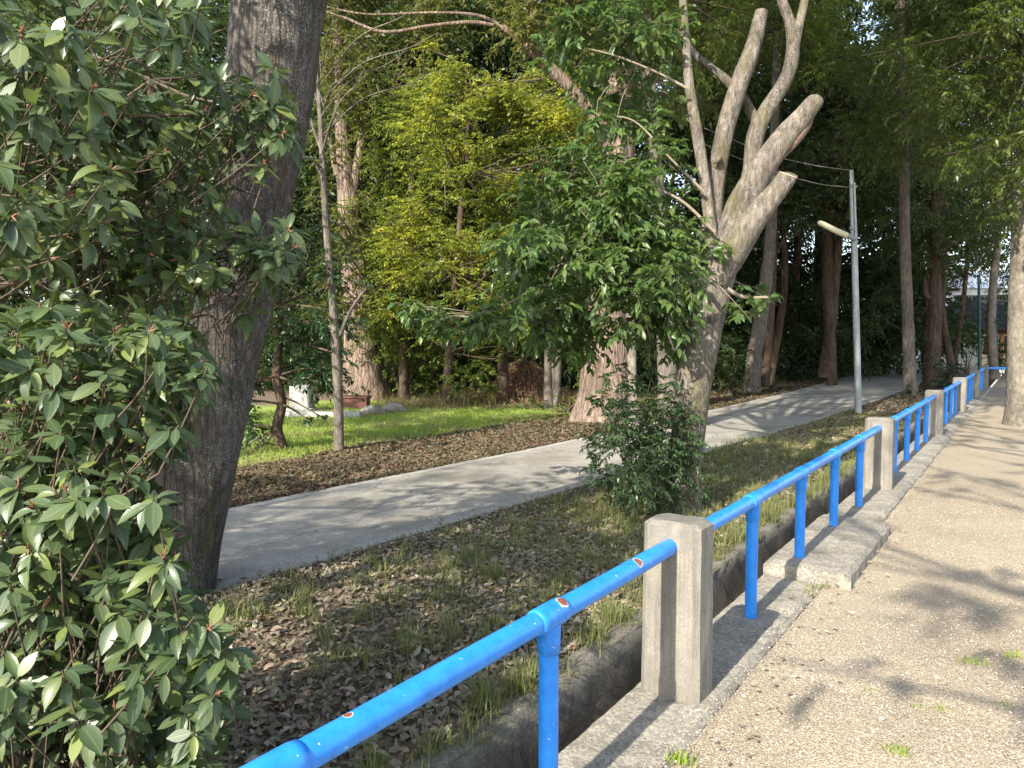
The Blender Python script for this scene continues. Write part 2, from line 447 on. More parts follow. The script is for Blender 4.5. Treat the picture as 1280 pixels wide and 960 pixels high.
M['olive_leaf'] = m_leaf('olive_leaf', [(0.07, 0.09, 0.02), (0.10, 0.11, 0.025), (0.055, 0.085, 0.02), (0.15, 0.13, 0.03)], 0.55, 0.38, (0.28, 0.28, 0.05))
M['right_leaf'] = m_leaf('hanging_bough_leaf', [(0.045, 0.068, 0.015), (0.07, 0.098, 0.018), (0.10, 0.13, 0.024)], 0.45, 0.35, (0.25, 0.34, 0.04))
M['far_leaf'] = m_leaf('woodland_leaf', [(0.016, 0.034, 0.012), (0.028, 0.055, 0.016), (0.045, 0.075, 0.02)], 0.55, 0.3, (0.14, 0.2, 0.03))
M['nandina'] = m_leaf('shrub_leaf', [(0.04, 0.08, 0.036), (0.055, 0.105, 0.042), (0.08, 0.135, 0.05)], 0.42, 0.25, (0.15, 0.25, 0.05))
M['dry'] = m_leaf('dry_stalk', [(0.22, 0.14, 0.07), (0.30, 0.21, 0.11), (0.16, 0.10, 0.05)], 0.8, 0.2, (0.3, 0.2, 0.08), spec=0.1)
M['dry_pink'] = m_leaf('withered_leaf', [(0.30, 0.17, 0.11), (0.36, 0.22, 0.15), (0.20, 0.11, 0.07)], 0.8, 0.2, (0.3, 0.16, 0.1), spec=0.1)
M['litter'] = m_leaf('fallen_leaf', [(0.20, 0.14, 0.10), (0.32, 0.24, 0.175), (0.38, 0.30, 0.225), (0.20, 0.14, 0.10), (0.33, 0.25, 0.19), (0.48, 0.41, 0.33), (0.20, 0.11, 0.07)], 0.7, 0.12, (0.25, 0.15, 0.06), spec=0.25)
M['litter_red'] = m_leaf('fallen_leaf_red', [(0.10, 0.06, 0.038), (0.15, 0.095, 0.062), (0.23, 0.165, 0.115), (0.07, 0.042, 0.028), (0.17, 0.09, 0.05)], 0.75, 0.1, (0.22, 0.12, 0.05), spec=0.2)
M['grass'] = m_leaf('grass_blade', [(0.13, 0.155, 0.04), (0.19, 0.21, 0.05), (0.24, 0.235, 0.08), (0.32, 0.28, 0.13), (0.11, 0.14, 0.04)], 0.6, 0.3, (0.22, 0.26, 0.05), spec=0.25)
M['lawn'] = m_leaf('lawn_blade', [(0.26, 0.38, 0.045), (0.32, 0.44, 0.05), (0.38, 0.48, 0.08), (0.46, 0.48, 0.14)], 0.6, 0.4, (0.30, 0.45, 0.05), patch=(0.40, 0.34, 0.17), pscale=0.7, pth=(0.47, 0.62), spec=0.2)
M['bark_dark'] = m_bark('dark_speckled_bark', (0.075, 0.064, 0.056), (0.125, 0.108, 0.094), (0.20, 0.18, 0.155), 34, 0.14, 0.012, moss=(0.095, 0.08, 0.022), mossth=(0.56, 0.70), dark=0.75, cell=0.45, speck=0.6)
M['bark_pruned'] = m_bark('weathered_bark', (0.09, 0.075, 0.06), (0.215, 0.185, 0.15), (0.38, 0.34, 0.285), 30, 0.3, 0.03, moss=(0.13, 0.12, 0.05), mossth=(0.50, 0.66), speck=0.8, cell=0.1, dark=0.7)
M['bark_camphor'] = m_bark('fissured_camphor_bark', (0.10, 0.07, 0.05), (0.24, 0.18, 0.14), (0.38, 0.31, 0.25), 15, 0.12, 0.03)
M['bark_grey'] = m_bark('grey_bark', (0.085, 0.07, 0.055), (0.16, 0.135, 0.11), (0.26, 0.23, 0.19), 20, 0.3, 0.01, moss=(0.09, 0.1, 0.05), mossth=(0.6, 0.75), speck=0.4)
M['bark_brown'] = m_bark('brown_bark', (0.05, 0.034, 0.024), (0.10, 0.07, 0.05), (0.17, 0.12, 0.09), 18, 0.15, 0.012)
M['bark_pale'] = m_bark('pale_bark', (0.14, 0.12, 0.095), (0.22, 0.195, 0.155), (0.32, 0.29, 0.235), 12, 0.6, 0.005)
M['cutwood'] = m_plain('sawn_wood', (0.17, 0.115, 0.082), 0.85, var=0.45, nscale=40)
M['cutgrey'] = m_plain('weathered_sawn_wood', (0.40, 0.33, 0.25), 0.9, var=0.45, nscale=40)
M['post'] = m_concrete('post_concrete', (0.18, 0.168, 0.145), (0.30, 0.275, 0.23), 0.25, (0.085, 0.08, 0.066), 210, 0.003, streak=True)
M['kerb'] = m_concrete('kerb_concrete', (0.21, 0.195, 0.165), (0.32, 0.29, 0.235), 0.4, (0.13, 0.12, 0.10), 75, 0.006)
M['ditch'] = m_concrete('ditch_concrete', (0.13, 0.115, 0.095), (0.24, 0.22, 0.185), 0.4, (0.05, 0.042, 0.03), 90, 0.006, moss=0.5)
M['path'] = m_concrete('path_concrete', (0.25, 0.235, 0.20), (0.34, 0.32, 0.275), 0.3, (0.18, 0.17, 0.145), 130, 0.002, cracks=True)
M['pathkerb'] = m_concrete('path_kerb_concrete', (0.28, 0.27, 0.24), (0.38, 0.36, 0.32), 0.2, (0.16, 0.15, 0.13), 90, 0.002)
M['steel'] = m_plain('galvanised_steel', (0.27, 0.295, 0.30), 0.45, 0.5, 0.35, 0.15, 8)
M['lampglass'] = m_plain('aged_lamp_cover', (0.62, 0.60, 0.42), 0.4, 0.5, 0, 0.08)
M['cable'] = m_plain('grey_cable', (0.22, 0.22, 0.21), 0.7)
M['pebble'] = m_leaf('pebble', [(0.30, 0.25, 0.19), (0.42, 0.36, 0.28), (0.52, 0.46, 0.38), (0.24, 0.20, 0.16), (0.60, 0.55, 0.47)], 0.85, 0.0, spec=0.2)

def gravel_mat():
    m, nt, out = newmat('sandy_gravel')
    v = pos_scaled(nt)
    vc = voro(nt, v, 190, 'F1', 'Color'); bw = nt.nodes.new('ShaderNodeRGBToBW'); lk(nt, vc, bw.inputs[0])
    col = ramp(nt, bw.outputs[0], [(0.12, (0.15, 0.12, 0.085)), (0.35, (0.32, 0.27, 0.195)), (0.65, (0.395, 0.335, 0.25)), (0.9, (0.56, 0.49, 0.38))])
    n2 = noise(nt, v, 330, 2, 0.6)
    col = mixc(nt, 1.0, col, ramp(nt, n2, [(0.3, grey(0.75)), (0.7, grey(1.2))]), 'MULTIPLY')
    big = noise(nt, v, 0.9, 5, 0.6)
    col = mixc(nt, 1.0, col, ramp(nt, big, [(0.3, (0.82, 0.80, 0.78)), (0.7, (1.06, 1.05, 1.04))]), 'MULTIPLY')
    # smoother trodden sand
    tr = noise(nt, v, 0.5, 3, 0.5)
    trm = ramp(nt, tr, [(0.45, grey(0)), (0.6, grey(1))])
    col = mixc(nt, math_(nt, 'MULTIPLY', trm, 0.5), col, (0.355, 0.30, 0.22))
    vd = voro(nt, v, 190, 'F1')
    h = math_(nt, 'SUBTRACT', math_(nt, 'MULTIPLY', noise(nt, v, 18, 5, 0.7), 1.5), math_(nt, 'MULTIPLY', vd, 0.8))
    finish(nt, out, col, 0.95, bump(nt, h, 0.006, 0.9), 0.15)
    return m
def earth_mat():
    m, nt, out = newmat('leafy_earth')
    v = pos_scaled(nt)
    n1 = noise(nt, v, 26, 6, 0.7)
    col = ramp(nt, n1, [(0.3, (0.07, 0.05, 0.035)), (0.5, (0.16, 0.12, 0.085)), (0.7, (0.28, 0.225, 0.17))])
    # across-the-path coordinate p decides lawn / litter
    sx = nt.nodes.new('ShaderNodeSeparateXYZ'); lk(nt, v, sx.inputs[0])
    p = math_(nt, 'ADD', math_(nt, 'MULTIPLY', sx.outputs[0], float(V[0])), math_(nt, 'MULTIPLY', sx.outputs[1], float(V[1])))
    w = math_(nt, 'ADD', p, math_(nt, 'MULTIPLY', noise(nt, v, 0.8, 4, 0.6), 1.6))
    mr = nt.nodes.new('ShaderNodeMapRange'); lk(nt, w, mr.inputs[0])
    mr.inputs[1].default_value = -7.2; mr.inputs[2].default_value = -7.9; mr.inputs[3].default_value = 0; mr.inputs[4].default_value = 1
    mr2 = nt.nodes.new('ShaderNodeMapRange'); lk(nt, w, mr2.inputs[0])
    mr2.inputs[1].default_value = -15.5; mr2.inputs[2].default_value = -14.5; mr2.inputs[3].default_value = 0; mr2.inputs[4].default_value = 1
    g = ramp(nt, noise(nt, v, 40, 4, 0.7), [(0.3, (0.18, 0.26, 0.05)), (0.7, (0.32, 0.38, 0.09))])
    col = mixc(nt, math_(nt, 'MULTIPLY', mr.outputs[0], mr2.outputs[0]), col, g)
    finish(nt, out, col, 0.95, bump(nt, math_(nt, 'ADD', n1, math_(nt, 'MULTIPLY', noise(nt, v, 90, 3, 0.6), 0.5)), 0.02, 1.0), 0.15)
    return m
M['gravel'] = gravel_mat(); M['earth'] = earth_mat()

g0 = np.random.default_rng(7)
def wav(x, y, s, seed=0):
    g = np.random.default_rng(seed); o = 0
    for i in range(7):
        a = g.uniform(0, 6.28); f = s * g.uniform(0.5, 2.0); ph = g.uniform(0, 6.28)
        o = o + np.sin((x * math.cos(a) + y * math.sin(a)) * f + ph)
    return o / 3.0

# ------------------------------------------------------------------ ground
PK = -1.03; DIN = -1.45; DOUT = -1.75       # kerb outer edge, ditch inner edge, ditch outer edge (across-fence metres)
def sheet(name, svals, pvals, zf, mat):
    S, Pp = np.meshgrid(svals, pvals, indexing='ij')
    X = S * U[0] + Pp * V[0]; Y = S * U[1] + Pp * V[1]
    Z = zf(S, Pp, X, Y)
    v = np.stack([X, Y, Z], -1).reshape(-1, 3)
    n, m = S.shape; idx = np.arange(n * m).reshape(n, m)
    f = np.stack([idx[:-1, :-1], idx[1:, :-1], idx[1:, 1:], idx[:-1, 1:]], -1).reshape(-1, 4)
    if (pvals[1] - pvals[0]) < 0: f = f
    else: f = f[:, ::-1]
    mb = MB(); mb.add(v, f[:, ::-1])
    return mb.build(name, mat)
def nonlin(a, b, mids, fine, coarse):
    out = [a]
    while out[-1] < b:
        x = out[-1]; st = fine if mids[0] <= x <= mids[1] else min(coarse, fine + 0.25 * min(abs(x - mids[0]), abs(x - mids[1])))
        out.append(x + st)
    out[-1] = b
    return np.array(out)
sv = nonlin(-250, 400, (-2, 16), 0.08, 30)
def zg(S, Pp, X, Y):
    near = np.clip(1 - np.abs(S) / 60, 0, 1)
    e = np.clip((Pp - PK) / 0.5, 0, 1)
    return (0.012 * wav(X, Y, 1.4, 3) + 0.006 * wav(X, Y, 5, 4)) * near * e - 0.012
def mirror_edge(vals): return vals
pg = nonlin(PK - 0.02, 250, (PK - 1, 6), 0.08, 30)
gravel = sheet('gravel_ground', sv, pg, zg, M['gravel']); tag(gravel, kind='structure')
EZ = -0.015
near_s = [(-60, -4.4), (2.5, -4.16), (7, -3.96), (12, -3.6), (17, -3.42), (24, -3.3), (32, -3.2), (42, -2.9), (70, -1)]
far_s = [(-60, -6.5), (3.5, -6.2), (9, -6.0), (16, -6.0), (24, -6.2), (32, -6.6), (42, -7.0), (70, -6.5)]
def edge(s, tab):
    return np.interp(s, [a for a, b in tab], [b for a, b in tab])
def ze(S, Pp, X, Y):
    pn_ = edge(S, near_s); pf_ = edge(S, far_s)
    out = np.maximum(Pp - pn_, pf_ - Pp)            # >0 outside the path
    d = np.clip((DOUT - Pp) / 0.4, 0, 1)
    near = np.clip(1 - np.abs(S) / 80, 0, 1)
    h = (0.022 * wav(X, Y, 1.8, 5) + 0.010 * wav(X, Y, 6, 6)) * d * near * np.clip(out / 0.5, 0, 1)
    lip = 0.012 + 0.006 * wav(X, Y, 7, 8)
    z = EZ * np.clip(out / 0.35, 0, 1) + lip * (1 - np.clip(out / 0.35, 0, 1)) + h
    return np.where(out < 0.0, -0.05, z)
pe = -nonlin(-DOUT, 250, (-9, 9), 0.09, 30)
earth = sheet('ground', sv, pe, ze, M['earth']); tag(earth, kind='structure')
def earth_z(X, Y):
    S = X * U[0] + Y * U[1]; Pp = X * V[0] + Y * V[1]
    return ze(S, Pp, X, Y)

# path : edges from photo points
near_s = [(-60, -4.4), (2.5, -4.16), (7, -3.96), (12, -3.6), (17, -3.42), (24, -3.3), (32, -3.2), (42, -2.9), (70, -1)]
far_s = [(-60, -6.5), (3.5, -6.2), (9, -6.0), (16, -6.0), (24, -6.2), (32, -6.6), (42, -7.0), (70, -6.5)]
def edge(s, tab):
    return np.interp(s, [a for a, b in tab], [b for a, b in tab])
ss = nonlin(-60, 70, (0, 30), 0.25, 4)
wn = 0.012 * wav(ss, ss * 0, 5, 9) + 0.01 * wav(ss, ss * 0, 14, 10)
pn = edge(ss, near_s) + wn; pf = edge(ss, far_s) + wn[::-1]
mb = MB()
def strip(mb, pa, pb, z, mi=0, ss=ss):
    cols = 5; T = np.linspace(0, 1, cols)
    pp = pa[:, None] * (1 - T) + pb[:, None] * T
    X = ss[:, None] * U[0] + pp * V[0]; Y = ss[:, None] * U[1] + pp * V[1]
    v = np.stack([X, Y, np.full_like(X, z)], -1); n = len(ss)
    idx = np.arange(n * cols).reshape(n, cols)
    f = np.stack([idx[:-1, :-1], idx[:-1, 1:], idx[1:, 1:], idx[1:, :-1]], -1).reshape(-1, 4)
    mb.add(v.reshape(-1, 3), f, mi)
strip(mb, pn, pf, 0.012)
# edge skirts
def skirt(mb, pa, z0, z1, flip, mi=0, ss=ss):
    X = ss * U[0] + pa * V[0]; Y = ss * U[1] + pa * V[1]; n = len(ss)
    v = np.concatenate([np.stack([X, Y, np.full(n, z0)], -1), np.stack([X, Y, np.full(n, z1)], -1)])
    i = np.arange(n - 1)
    f = np.stack([i, i + 1, i + 1 + n, i + n], -1)
    mb.add(v, f, mi)
skirt(mb, pn, -0.1, 0.012, False); skirt(mb, pf, -0.1, 0.012, True)
tag(mb.build('path', M['path'], smooth=False), kind='structure')
mb = MB()                                   # flush kerb strips along both path edges, farther on
for e0, sgn in ((pn, -1), (pf, 1)):
    k = ss > -8
    strip(mb, (e0 + 0.0)[k], (e0 + sgn * 0.13)[k], 0.016, ss=ss[k])
    skirt(mb, e0[k] + 0, -0.08, 0.016, False, ss=ss[k]); skirt(mb, (e0 + sgn * 0.13)[k], 0.0, 0.016, False, ss=ss[k])
tag(mb.build('path_edging', M['pathkerb'], smooth=False), kind='structure')

# kerb under the fence: long cast blocks
def kerb_block(s0, s1, p0, p1, z0, z1, seed):
    mb = MB(); n = max(8, int((s1 - s0) / 0.07)); g = np.random.default_rng(seed)
    S = np.linspace(s0, s1, n); prof = [(p0, z0), (p0, z1 - 0.02), (p0 + 0.02, z1)] + [(p0 + (p1 - p0) * t, z1) for t in (0.25, 0.5, 0.75)] + [(p1 - 0.03, z1), (p1, z1 - 0.03), (p1, z0)]
    k = len(prof); rows = []
    for i, s in enumerate(S):
        e = min(i, n - 1 - i)
        for j, (pp, zz) in enumerate(prof):
            jit = 0.006 if 1 < j < k - 2 else 0.004
            rows.append(SP(s, pp + g.normal() * (0.006 if j >= k - 3 else 0.003), zz + g.normal() * jit * 0.5 - (0.012 if e == 0 and zz > z0 else 0)))
    v = np.array(rows); idx = np.arange(n * k).reshape(n, k)
    f = np.stack([idx[:-1, :-1], idx[:-1, 1:], idx[1:, 1:], idx[1:, :-1]], -1).reshape(-1, 4)
    mb.add(v, f); mb.add(v[:k], [list(range(k))]); mb.add(v[-k:], [list(range(k - 1, -1, -1))])
    return mb
for i, (a, b, p1, z1) in enumerate([(-6, 5.02, PK - 0.03, 0.004), (5.03, 6.75, PK + 0.13, 0.088), (6.76, 14, PK + 0.02, 0.045), (14.01, 22, PK, 0.03), (22.01, 30.6, PK, 0.03)]):
    o = kerb_block(a, b, DIN, p1, -0.55, z1, 20 + i).build('kerb', M['kerb'], smooth=False); tag(o, kind='structure')
# ditch: floor + outer wall with rounded coping
mb = MB(); S = nonlin(-6, 60, (-6, 20), 0.12, 2)
prof = [(DIN, -0.5), (DIN - 0.14, -0.52), (DOUT + 0.02, -0.5), (DOUT + 0.015, -0.30), (DOUT + 0.005, -0.1), (DOUT, -0.012), (DOUT - 0.03, 0.004), (DOUT - 0.10, 0.0), (DOUT - 0.13, -0.015), (DOUT - 0.14, -0.1)]
k = len(prof); n = len(S)
rows = []
for s in S:
    for j, (pp, zz) in enumerate(prof):
        rows.append(SP(s, pp + g0.normal() * 0.005, zz + g0.normal() * 0.003))
idx = np.arange(n * k).reshape(n, k)
f = np.stack([idx[:-1, :-1], idx[:-1, 1:], idx[1:, 1:], idx[1:, :-1]], -1).reshape(-1, 4)
mb.add(np.array(rows), f); tag(mb.build('drainage_ditch', M['ditch']), kind='structure')
# ditch inner wall is the kerb face.

# ------------------------------------------------------------------ fence
SPOST = [3.07 + 5.45 * i for i in range(-1, 6)]; FP = -1.27; RZ = 0.69; RR = 0.037
chip_pts = []
def rail_pt(px, py_off=0.0):
    # point on top-front of the rail at image column px
    best = min(np.linspace(0.2, 3.1, 900), key=lambda s: abs(CX + F * (SP(s, FP)[0] / (SP(s, FP)[1] * cp - (RZ - H) * sp)) - px))
    return SP(best, FP, RZ)
chip_pts = [(rail_pt(697) + np.array([V[0] * 0.022, V[1] * 0.022, 0.040]), 0.020),
            (rail_pt(792) + np.array([V[0] * 0.02, V[1] * 0.02, 0.028]), 0.019),
            (rail_pt(437) + np.array([-V[0] * 0.005, -V[1] * 0.005, 0.036]), 0.010)]
M['blue'] = m_blue(chip_pts)

def make_railing(nposts=4, length=5.45, zb=0.0):
    root = empty('blue_railing', (0, 0, 0), '', 'railing', 'blue pipe railing sections')
    root['_org'] = [0.0, 0.0, 0.0]
    mb = MB(); xs = np.linspace(0.095, length - 0.095, 23)
    tube(mb, [(x, 0, RZ + 0.0012 * math.sin(x * 5)) for x in xs], [RR] * 23, 28)
    mb.build('rail', M['blue'], root)
    for i in range(nposts):
        x = 1.09 * (i + 1)
        mb = MB(); tube(mb, [(x, 0, zb - 0.05), (x, 0, 0.2), (x, 0, 0.45), (x, 0, RZ - 0.02)], [0.0335] * 4, 24)
        mb.build('post', M['blue'], root)
        mb = MB()
        zz = RZ + 0.0012 * math.sin(x * 5)
        tube(mb, [(x - 0.083, 0, zz), (x - 0.080, 0, zz), (x - 0.058, 0, zz), (x + 0.058, 0, zz), (x + 0.080, 0, zz), (x + 0.083, 0, zz)], [0.036, 0.0415, 0.0435, 0.0435, 0.0415, 0.036], 28)
        tube(mb, [(x, 0, zz - 0.125), (x, 0, zz - 0.122), (x, 0, zz - 0.06), (x, 0, zz - 0.02)], [0.034, 0.0390, 0.040, 0.041], 28)
        mb.build('pipe_joint', M['blue'], root)
    return root
def copy_tree(o, parent=None):
    c = o.copy(); COL.objects.link(c)
    if parent is not None: c.parent = parent
    for ch in list(o.children): copy_tree(ch, c)
    return c
rail_labels = ['blue pipe railing section nearest the camera with chipped paint, ending at the nearest concrete post',
               'blue pipe railing section between the nearest and the second concrete post',
               'blue pipe railing section between the second and the third concrete post',
               'blue pipe railing section between the third and the fourth concrete post',
               'small distant blue pipe railing section between the fourth and fifth concrete posts',
               'most distant blue pipe railing section of the slanting row, ending at the corner post']
r0 = make_railing()
for i, lab in enumerate(rail_labels):
    o = r0 if i == 0 else copy_tree(r0)
    o.location = SP(SPOST[i], FP, 0.0 if i < 1 else 0.0); o.rotation_euler = (0, 0, FANG); o['label'] = lab
rc = copy_tree(r0)
cpos = SP(SPOST[6], FP, 0)
rc.location = cpos; rc.rotation_euler = (0, 0, R(-3)); rc['label'] = 'distant blue pipe railing running sideways to the right from the corner post'

def make_cpost(height=0.8, w=0.225, seed=1, zb=-0.02):
    mb = MB(); h = w / 2; c = 0.028; g = np.random.default_rng(seed)
    zs = [zb, 0.1, 0.25, 0.4, 0.55, 0.70, height - 0.02, height]
    rings = []
    for i, z in enumerate(zs):
        tpr = 1.0 - 0.05 * (z / height); ins = 0.018 if i == len(zs) - 1 else 0
        q = h * tpr - ins; cc = c
        y_ = q * 1.26; q = q * 0.92
        pr = [(-q + cc, -y_), (0, -y_), (q - cc, -y_), (q, -y_ + cc), (q, 0), (q, y_ - cc), (q - cc, y_), (0, y_), (-q + cc, y_), (-q, y_ - cc), (-q, 0), (-q, -y_ + cc)]
        rings += [(x + g.normal() * 0.0012, y + g.normal() * 0.0012, z + (g.normal() * 0.003 if ins else 0)) for x, y in pr]
    n = 12; f = [[r * n + i, r * n + (i + 1) % n, (r + 1) * n + (i + 1) % n, (r + 1) * n + i] for r in range(len(zs) - 1) for i in range(n)]
    mb.add(rings, f); mb.add(rings[-n:], [list(range(n))])
    return mb
plabels = ['nearest concrete fence post, tan and weathered, with a blue rail entering each side',
           'second concrete fence post along the blue railing, dark and shaded on its front',
           'third concrete fence post along the blue railing',
           'fourth concrete fence post along the blue railing, small in the distance',
           'fifth concrete fence post along the blue railing, small and far off',
           'corner concrete fence post where the far blue railing turns to the right']
proto = None
for i, lab in enumerate(plabels):
    s = SPOST[i + 1]
    if proto is None:
        o = make_cpost().build('concrete_post', M['post'], smooth=False); proto = o
    else:
        o = proto.copy(); COL.objects.link(o)
    o.location = SP(s, FP, 0.0); o.rotation_euler = (0, 0, FANG + (i % 3 - 1) * 0.01)
    tag(o, lab, 'fence post', 'concrete posts of the blue railing')

# ------------------------------------------------------------------ trees
def px_limb(mb, pts, Y, k=12, n=None, rough=0.05, seed=0, cap=True, capmi=None, lobes=0.0, mi=0, ws=1.0):
    """pts: (px, py, width_px[, dY])"""
    W = []; Rr = []
    for q in pts:
        yy = Y + (q[3] if len(q) > 3 else 0)
        W.append(P(q[0], q[1], yy)); Rr.append(q[2] * ws * 0.5 * yy / F)
    tube(mb, W, Rr, k, rough, seed, mi, cap, capmi, n or max(8, len(pts) * 6), lobes)
    return np.array(W)

def grow_crown(root, name, mats, clumps, dens, ll, seed, nl=10, kind='lo', droop=0.35, twig=0.0, asp=0.42, flat=0.75, hub=None, br=0.02, spread=0.9):
    g = np.random.default_rng(seed); mb = MB()
    for c in clumps:
        clump(mb, g, np.array(c[:3]), c[3], dens, ll, nl, kind, droop, twig, flat, asp, spread=spread)
        if hub is not None:
            hb = hub[np.argmin(np.linalg.norm(hub - np.array(c[:3]), axis=1))]
            c3 = np.array(c[:3]); mid = (hb + c3) / 2 + g.normal(size=3) * 0.12 * np.linalg.norm(c3 - hb) * np.array([1, 1, 0.6])
            if np.linalg.norm(c3 - hb) > 0.15:
                tube(mb, [hb, mid, c3, c3 + (c3 - mid) * 0.4], [br * 1.3, br, br * 0.6, br * 0.25], 5, 0, 0, 1, False, n=8)
    return mb.build(name, mats, root)
def pc(lst, Y, g=None, dy=0.0):
    """clumps given by image column/row/radius(px)/depth offset"""
    out = []
    for q in lst:
        yy = Y + (q[3] if len(q) > 3 else 0) + (g.uniform(-dy, dy) if g is not None else 0)
        w = P(q[0], q[1], yy); out.append((w[0], w[1], w[2], q[2] * yy / F))
    return out
def ell(g, c, r, n, rr, hollow=0.35):
    out = []
    while len(out) < n:
        q = g.uniform(-1, 1, 3); d = np.linalg.norm(q)
        if hollow < d < 1: out.append((c[0] + q[0] * r[0], c[1] + q[1] * r[1], c[2] + q[2] * r[2], rr * g.uniform(0.7, 1.3)))
    return out

gT = np.random.default_rng(11)
# --- T1 leaning dark trunk, left
b = G(215, 765); root = empty('leaning_tree', (b[0], 4.5, 0), 'big leaning tree with dark speckled trunk at left, in front of the path', 'tree')
mb = MB()
w1 = px_limb(mb, [(196, 800, 128), (205, 760, 112), (222, 680, 100), (240, 600, 98), (262, 510, 94), (277, 440, 91), (300, 350, 90), (317, 240, 94), (334, 130, 104), (343, 50, 108), (347, -20, 100), (352, -140, 88), (375, -330, 70)], 4.5, 40, 90, 0.035, 3, lobes=0.12)
w1b = px_limb(mb, [(352, 120, 60, 0.05), (374, 40, 52, 0.05), (392, -40, 46, 0.1), (430, -220, 38, 0.3), (500, -420, 28, 0.6)], 4.5, 18, 30, 0.05, 4)
mb.build('trunk', M['bark_dark'], root)
cl = ell(gT, (-0.2, 6.0, 8.6), (3.0, 3.0, 2.2), 16, 0.7) + ell(gT, (1.4, 8.2, 13.5), (4.6, 4.0, 3.6), 50, 1.0)  # second, higher clump set is out of view, added to shade the wood behind
grow_crown(root, 'crown', [M['canopy_dark'], M['twig']], cl, 40, 0.15, 21, nl=9, hub=np.vstack([w1[-3:], w1b[-3:]]), br=0.04)

# --- T2 pruned tree in the middle
b = P(848, 640, 6.8); root = empty('pruned_tree', (b[0], 6.8, 0), 'pruned pale tree with sawn-off limbs standing between path and blue railing', 'tree')
mb = MB(); Y = 6.8
px_limb(mb, [(846, 662, 66), (850, 636, 54), (857, 565, 44), (867, 480, 46), (880, 405, 50), (892, 350, 55), (900, 318, 50)], Y, 30, 60, 0.075, 5, lobes=0.25, ws=0.94)
px_limb(mb, [(878, 420, 34, 0.0), (893, 350, 40, 0), (925, 268, 44, 0.0), (950, 215, 38, -0.05), (980, 172, 31, -0.1), (1003, 146, 27, -0.15), (1016, 130, 25, -0.2), (1018, 127, 23, -0.2)], Y, 22, 60, 0.09, 6, capmi=2, ws=0.88)
px_limb(mb, [(893, 352, 40, -0.1), (925, 300, 40, -0.16), (950, 265, 34, -0.22), (972, 238, 28, -0.28), (983, 222, 27, -0.3), (985, 218, 26, -0.31)], Y, 20, 50, 0.09, 7, capmi=2, ws=0.88)
px_limb(mb, [(888, 380, 34, 0.05), (889, 325, 34, 0.08), (891, 270, 28, 0.1), (896, 215, 25, 0.1), (907, 160, 25, 0.1), (924, 105, 25, 0.1), (941, 60, 23, 0.1), (952, 14, 17, 0.1)], Y, 18, 40, 0.08, 8, capmi=2, ws=0.88)
px_limb(mb, [(930, 262, 26, 0.1), (938, 215, 20, 0.15), (944, 170, 22, 0.2), (958, 138, 19, 0.2), (982, 100, 17, 0.2), (991, 66, 16, 0.2), (988, 30, 13, 0.2), (975, -8, 11, 0.2), (968, -60, 9, 0.2)], Y, 14, 40, 0.07, 9)
px_limb(mb, [(991, 66, 13, 0.2), (999, 30, 11, 0.2), (1006, 0, 10, 0.2), (1016, -60, 8, 0.2)], Y, 10, 12, 0.05, 10)
px_limb(mb, [(893, 320, 16, 0.0), (887, 275, 15, -0.02), (880, 222, 14, -0.04), (871, 165, 14, -0.04), (862, 110, 12, 0), (857, 55, 11, 0), (854, 0, 10, 0), (852, -60, 8, 0)], Y, 12, 40, 0.05, 11)
px_limb(mb, [(944, 150, 13, 0.25), (928, 122, 12, 0.3), (908, 100, 11, 0.35), (888, 84, 9, 0.4), (868, 68, 9, 0.45), (850, 40, 6, 0.5)], Y, 10, 20, 0.08, 12)
px_limb(mb, [(905, 290, 9, 0.0), (925, 305, 6, 0), (945, 312, 4, -0.1)], Y, 6, 8, 0.05, 13)
# knots and bark collars
for kx, ky, kr, kd in [(868, 470, 9, -0.2), (893, 395, 9, -0.24), (897, 200, 5, -0.09), (874, 190, 4, -0.06), (886, 262, 6, -0.08), (951, 148, 5, 0.12), (905, 335, 8, -0.22)]:
    px_limb(mb, [(kx - kr * .9, ky + kr, kr * .5, kd + .08), (kx - kr * .3, ky + kr * .3, kr * 1.5, kd + .06), (kx + kr * .4, ky - kr * .4, kr * 1.3, kd + .06), (kx + kr * .8, ky - kr, kr * .3, kd + .1)], Y, 12, 10, 0.16, int(kx))
mb.build('trunk', [M['bark_pruned'], M['cutwood'], M['cutgrey']], root)
# bark-stripped reddish underside patches on both stubs
for pts in ([(1018, 146, 6, -0.18), (1012, 158, 12, -0.17), (1002, 172, 13, -0.15), (990, 188, 10, -0.13), (980, 202, 4, -0.08)], [(988, 228, 6, -0.34), (982, 237, 11, -0.36), (973, 247, 10, -0.34), (962, 260, 4, -0.28)]):
    m2 = MB(); px_limb(m2, [(a - 3.5, b_ - 3, c_, d_ + 0.03) for a, b_, c_, d_ in pts], Y, 12, 14, 0.14, 15); m2.build('bare_wood', M['cutwood'], root)
lst = [(705, 300, 48), (755, 265, 52), (812, 290, 50), (850, 330, 44), (795, 360, 46), (735, 350, 46), (672, 345, 40), (690, 395, 34), (630, 390, 30), (585, 400, 24), (540, 392, 20), (512, 382, 15), (745, 405, 32), (800, 405, 32), (842, 388, 30),
       (665, 285, 30), (640, 330, 26), (780, 225, 36), (845, 245, 26), (900, 372, 18), (925, 385, 18), (948, 360, 16), (962, 376, 10), (815, 335, 40), (770, 320, 46), (870, 300, 24),
       (760, 60, 40, 0.6), (730, 30, 36, 0.6), (800, 30, 40, 0.5), (700, 60, 26, 0.7), (790, 110, 30, 0.4), (745, 150, 24, 0.3), (815, 150, 30, 0.2), (830, 200, 28, 0.2), (715, 180, 20, 0.3), (680, 215, 22, 0.2), (845, 100, 20, 0.4), (765, 190, 26, 0.2)]
g = np.random.default_rng(5)
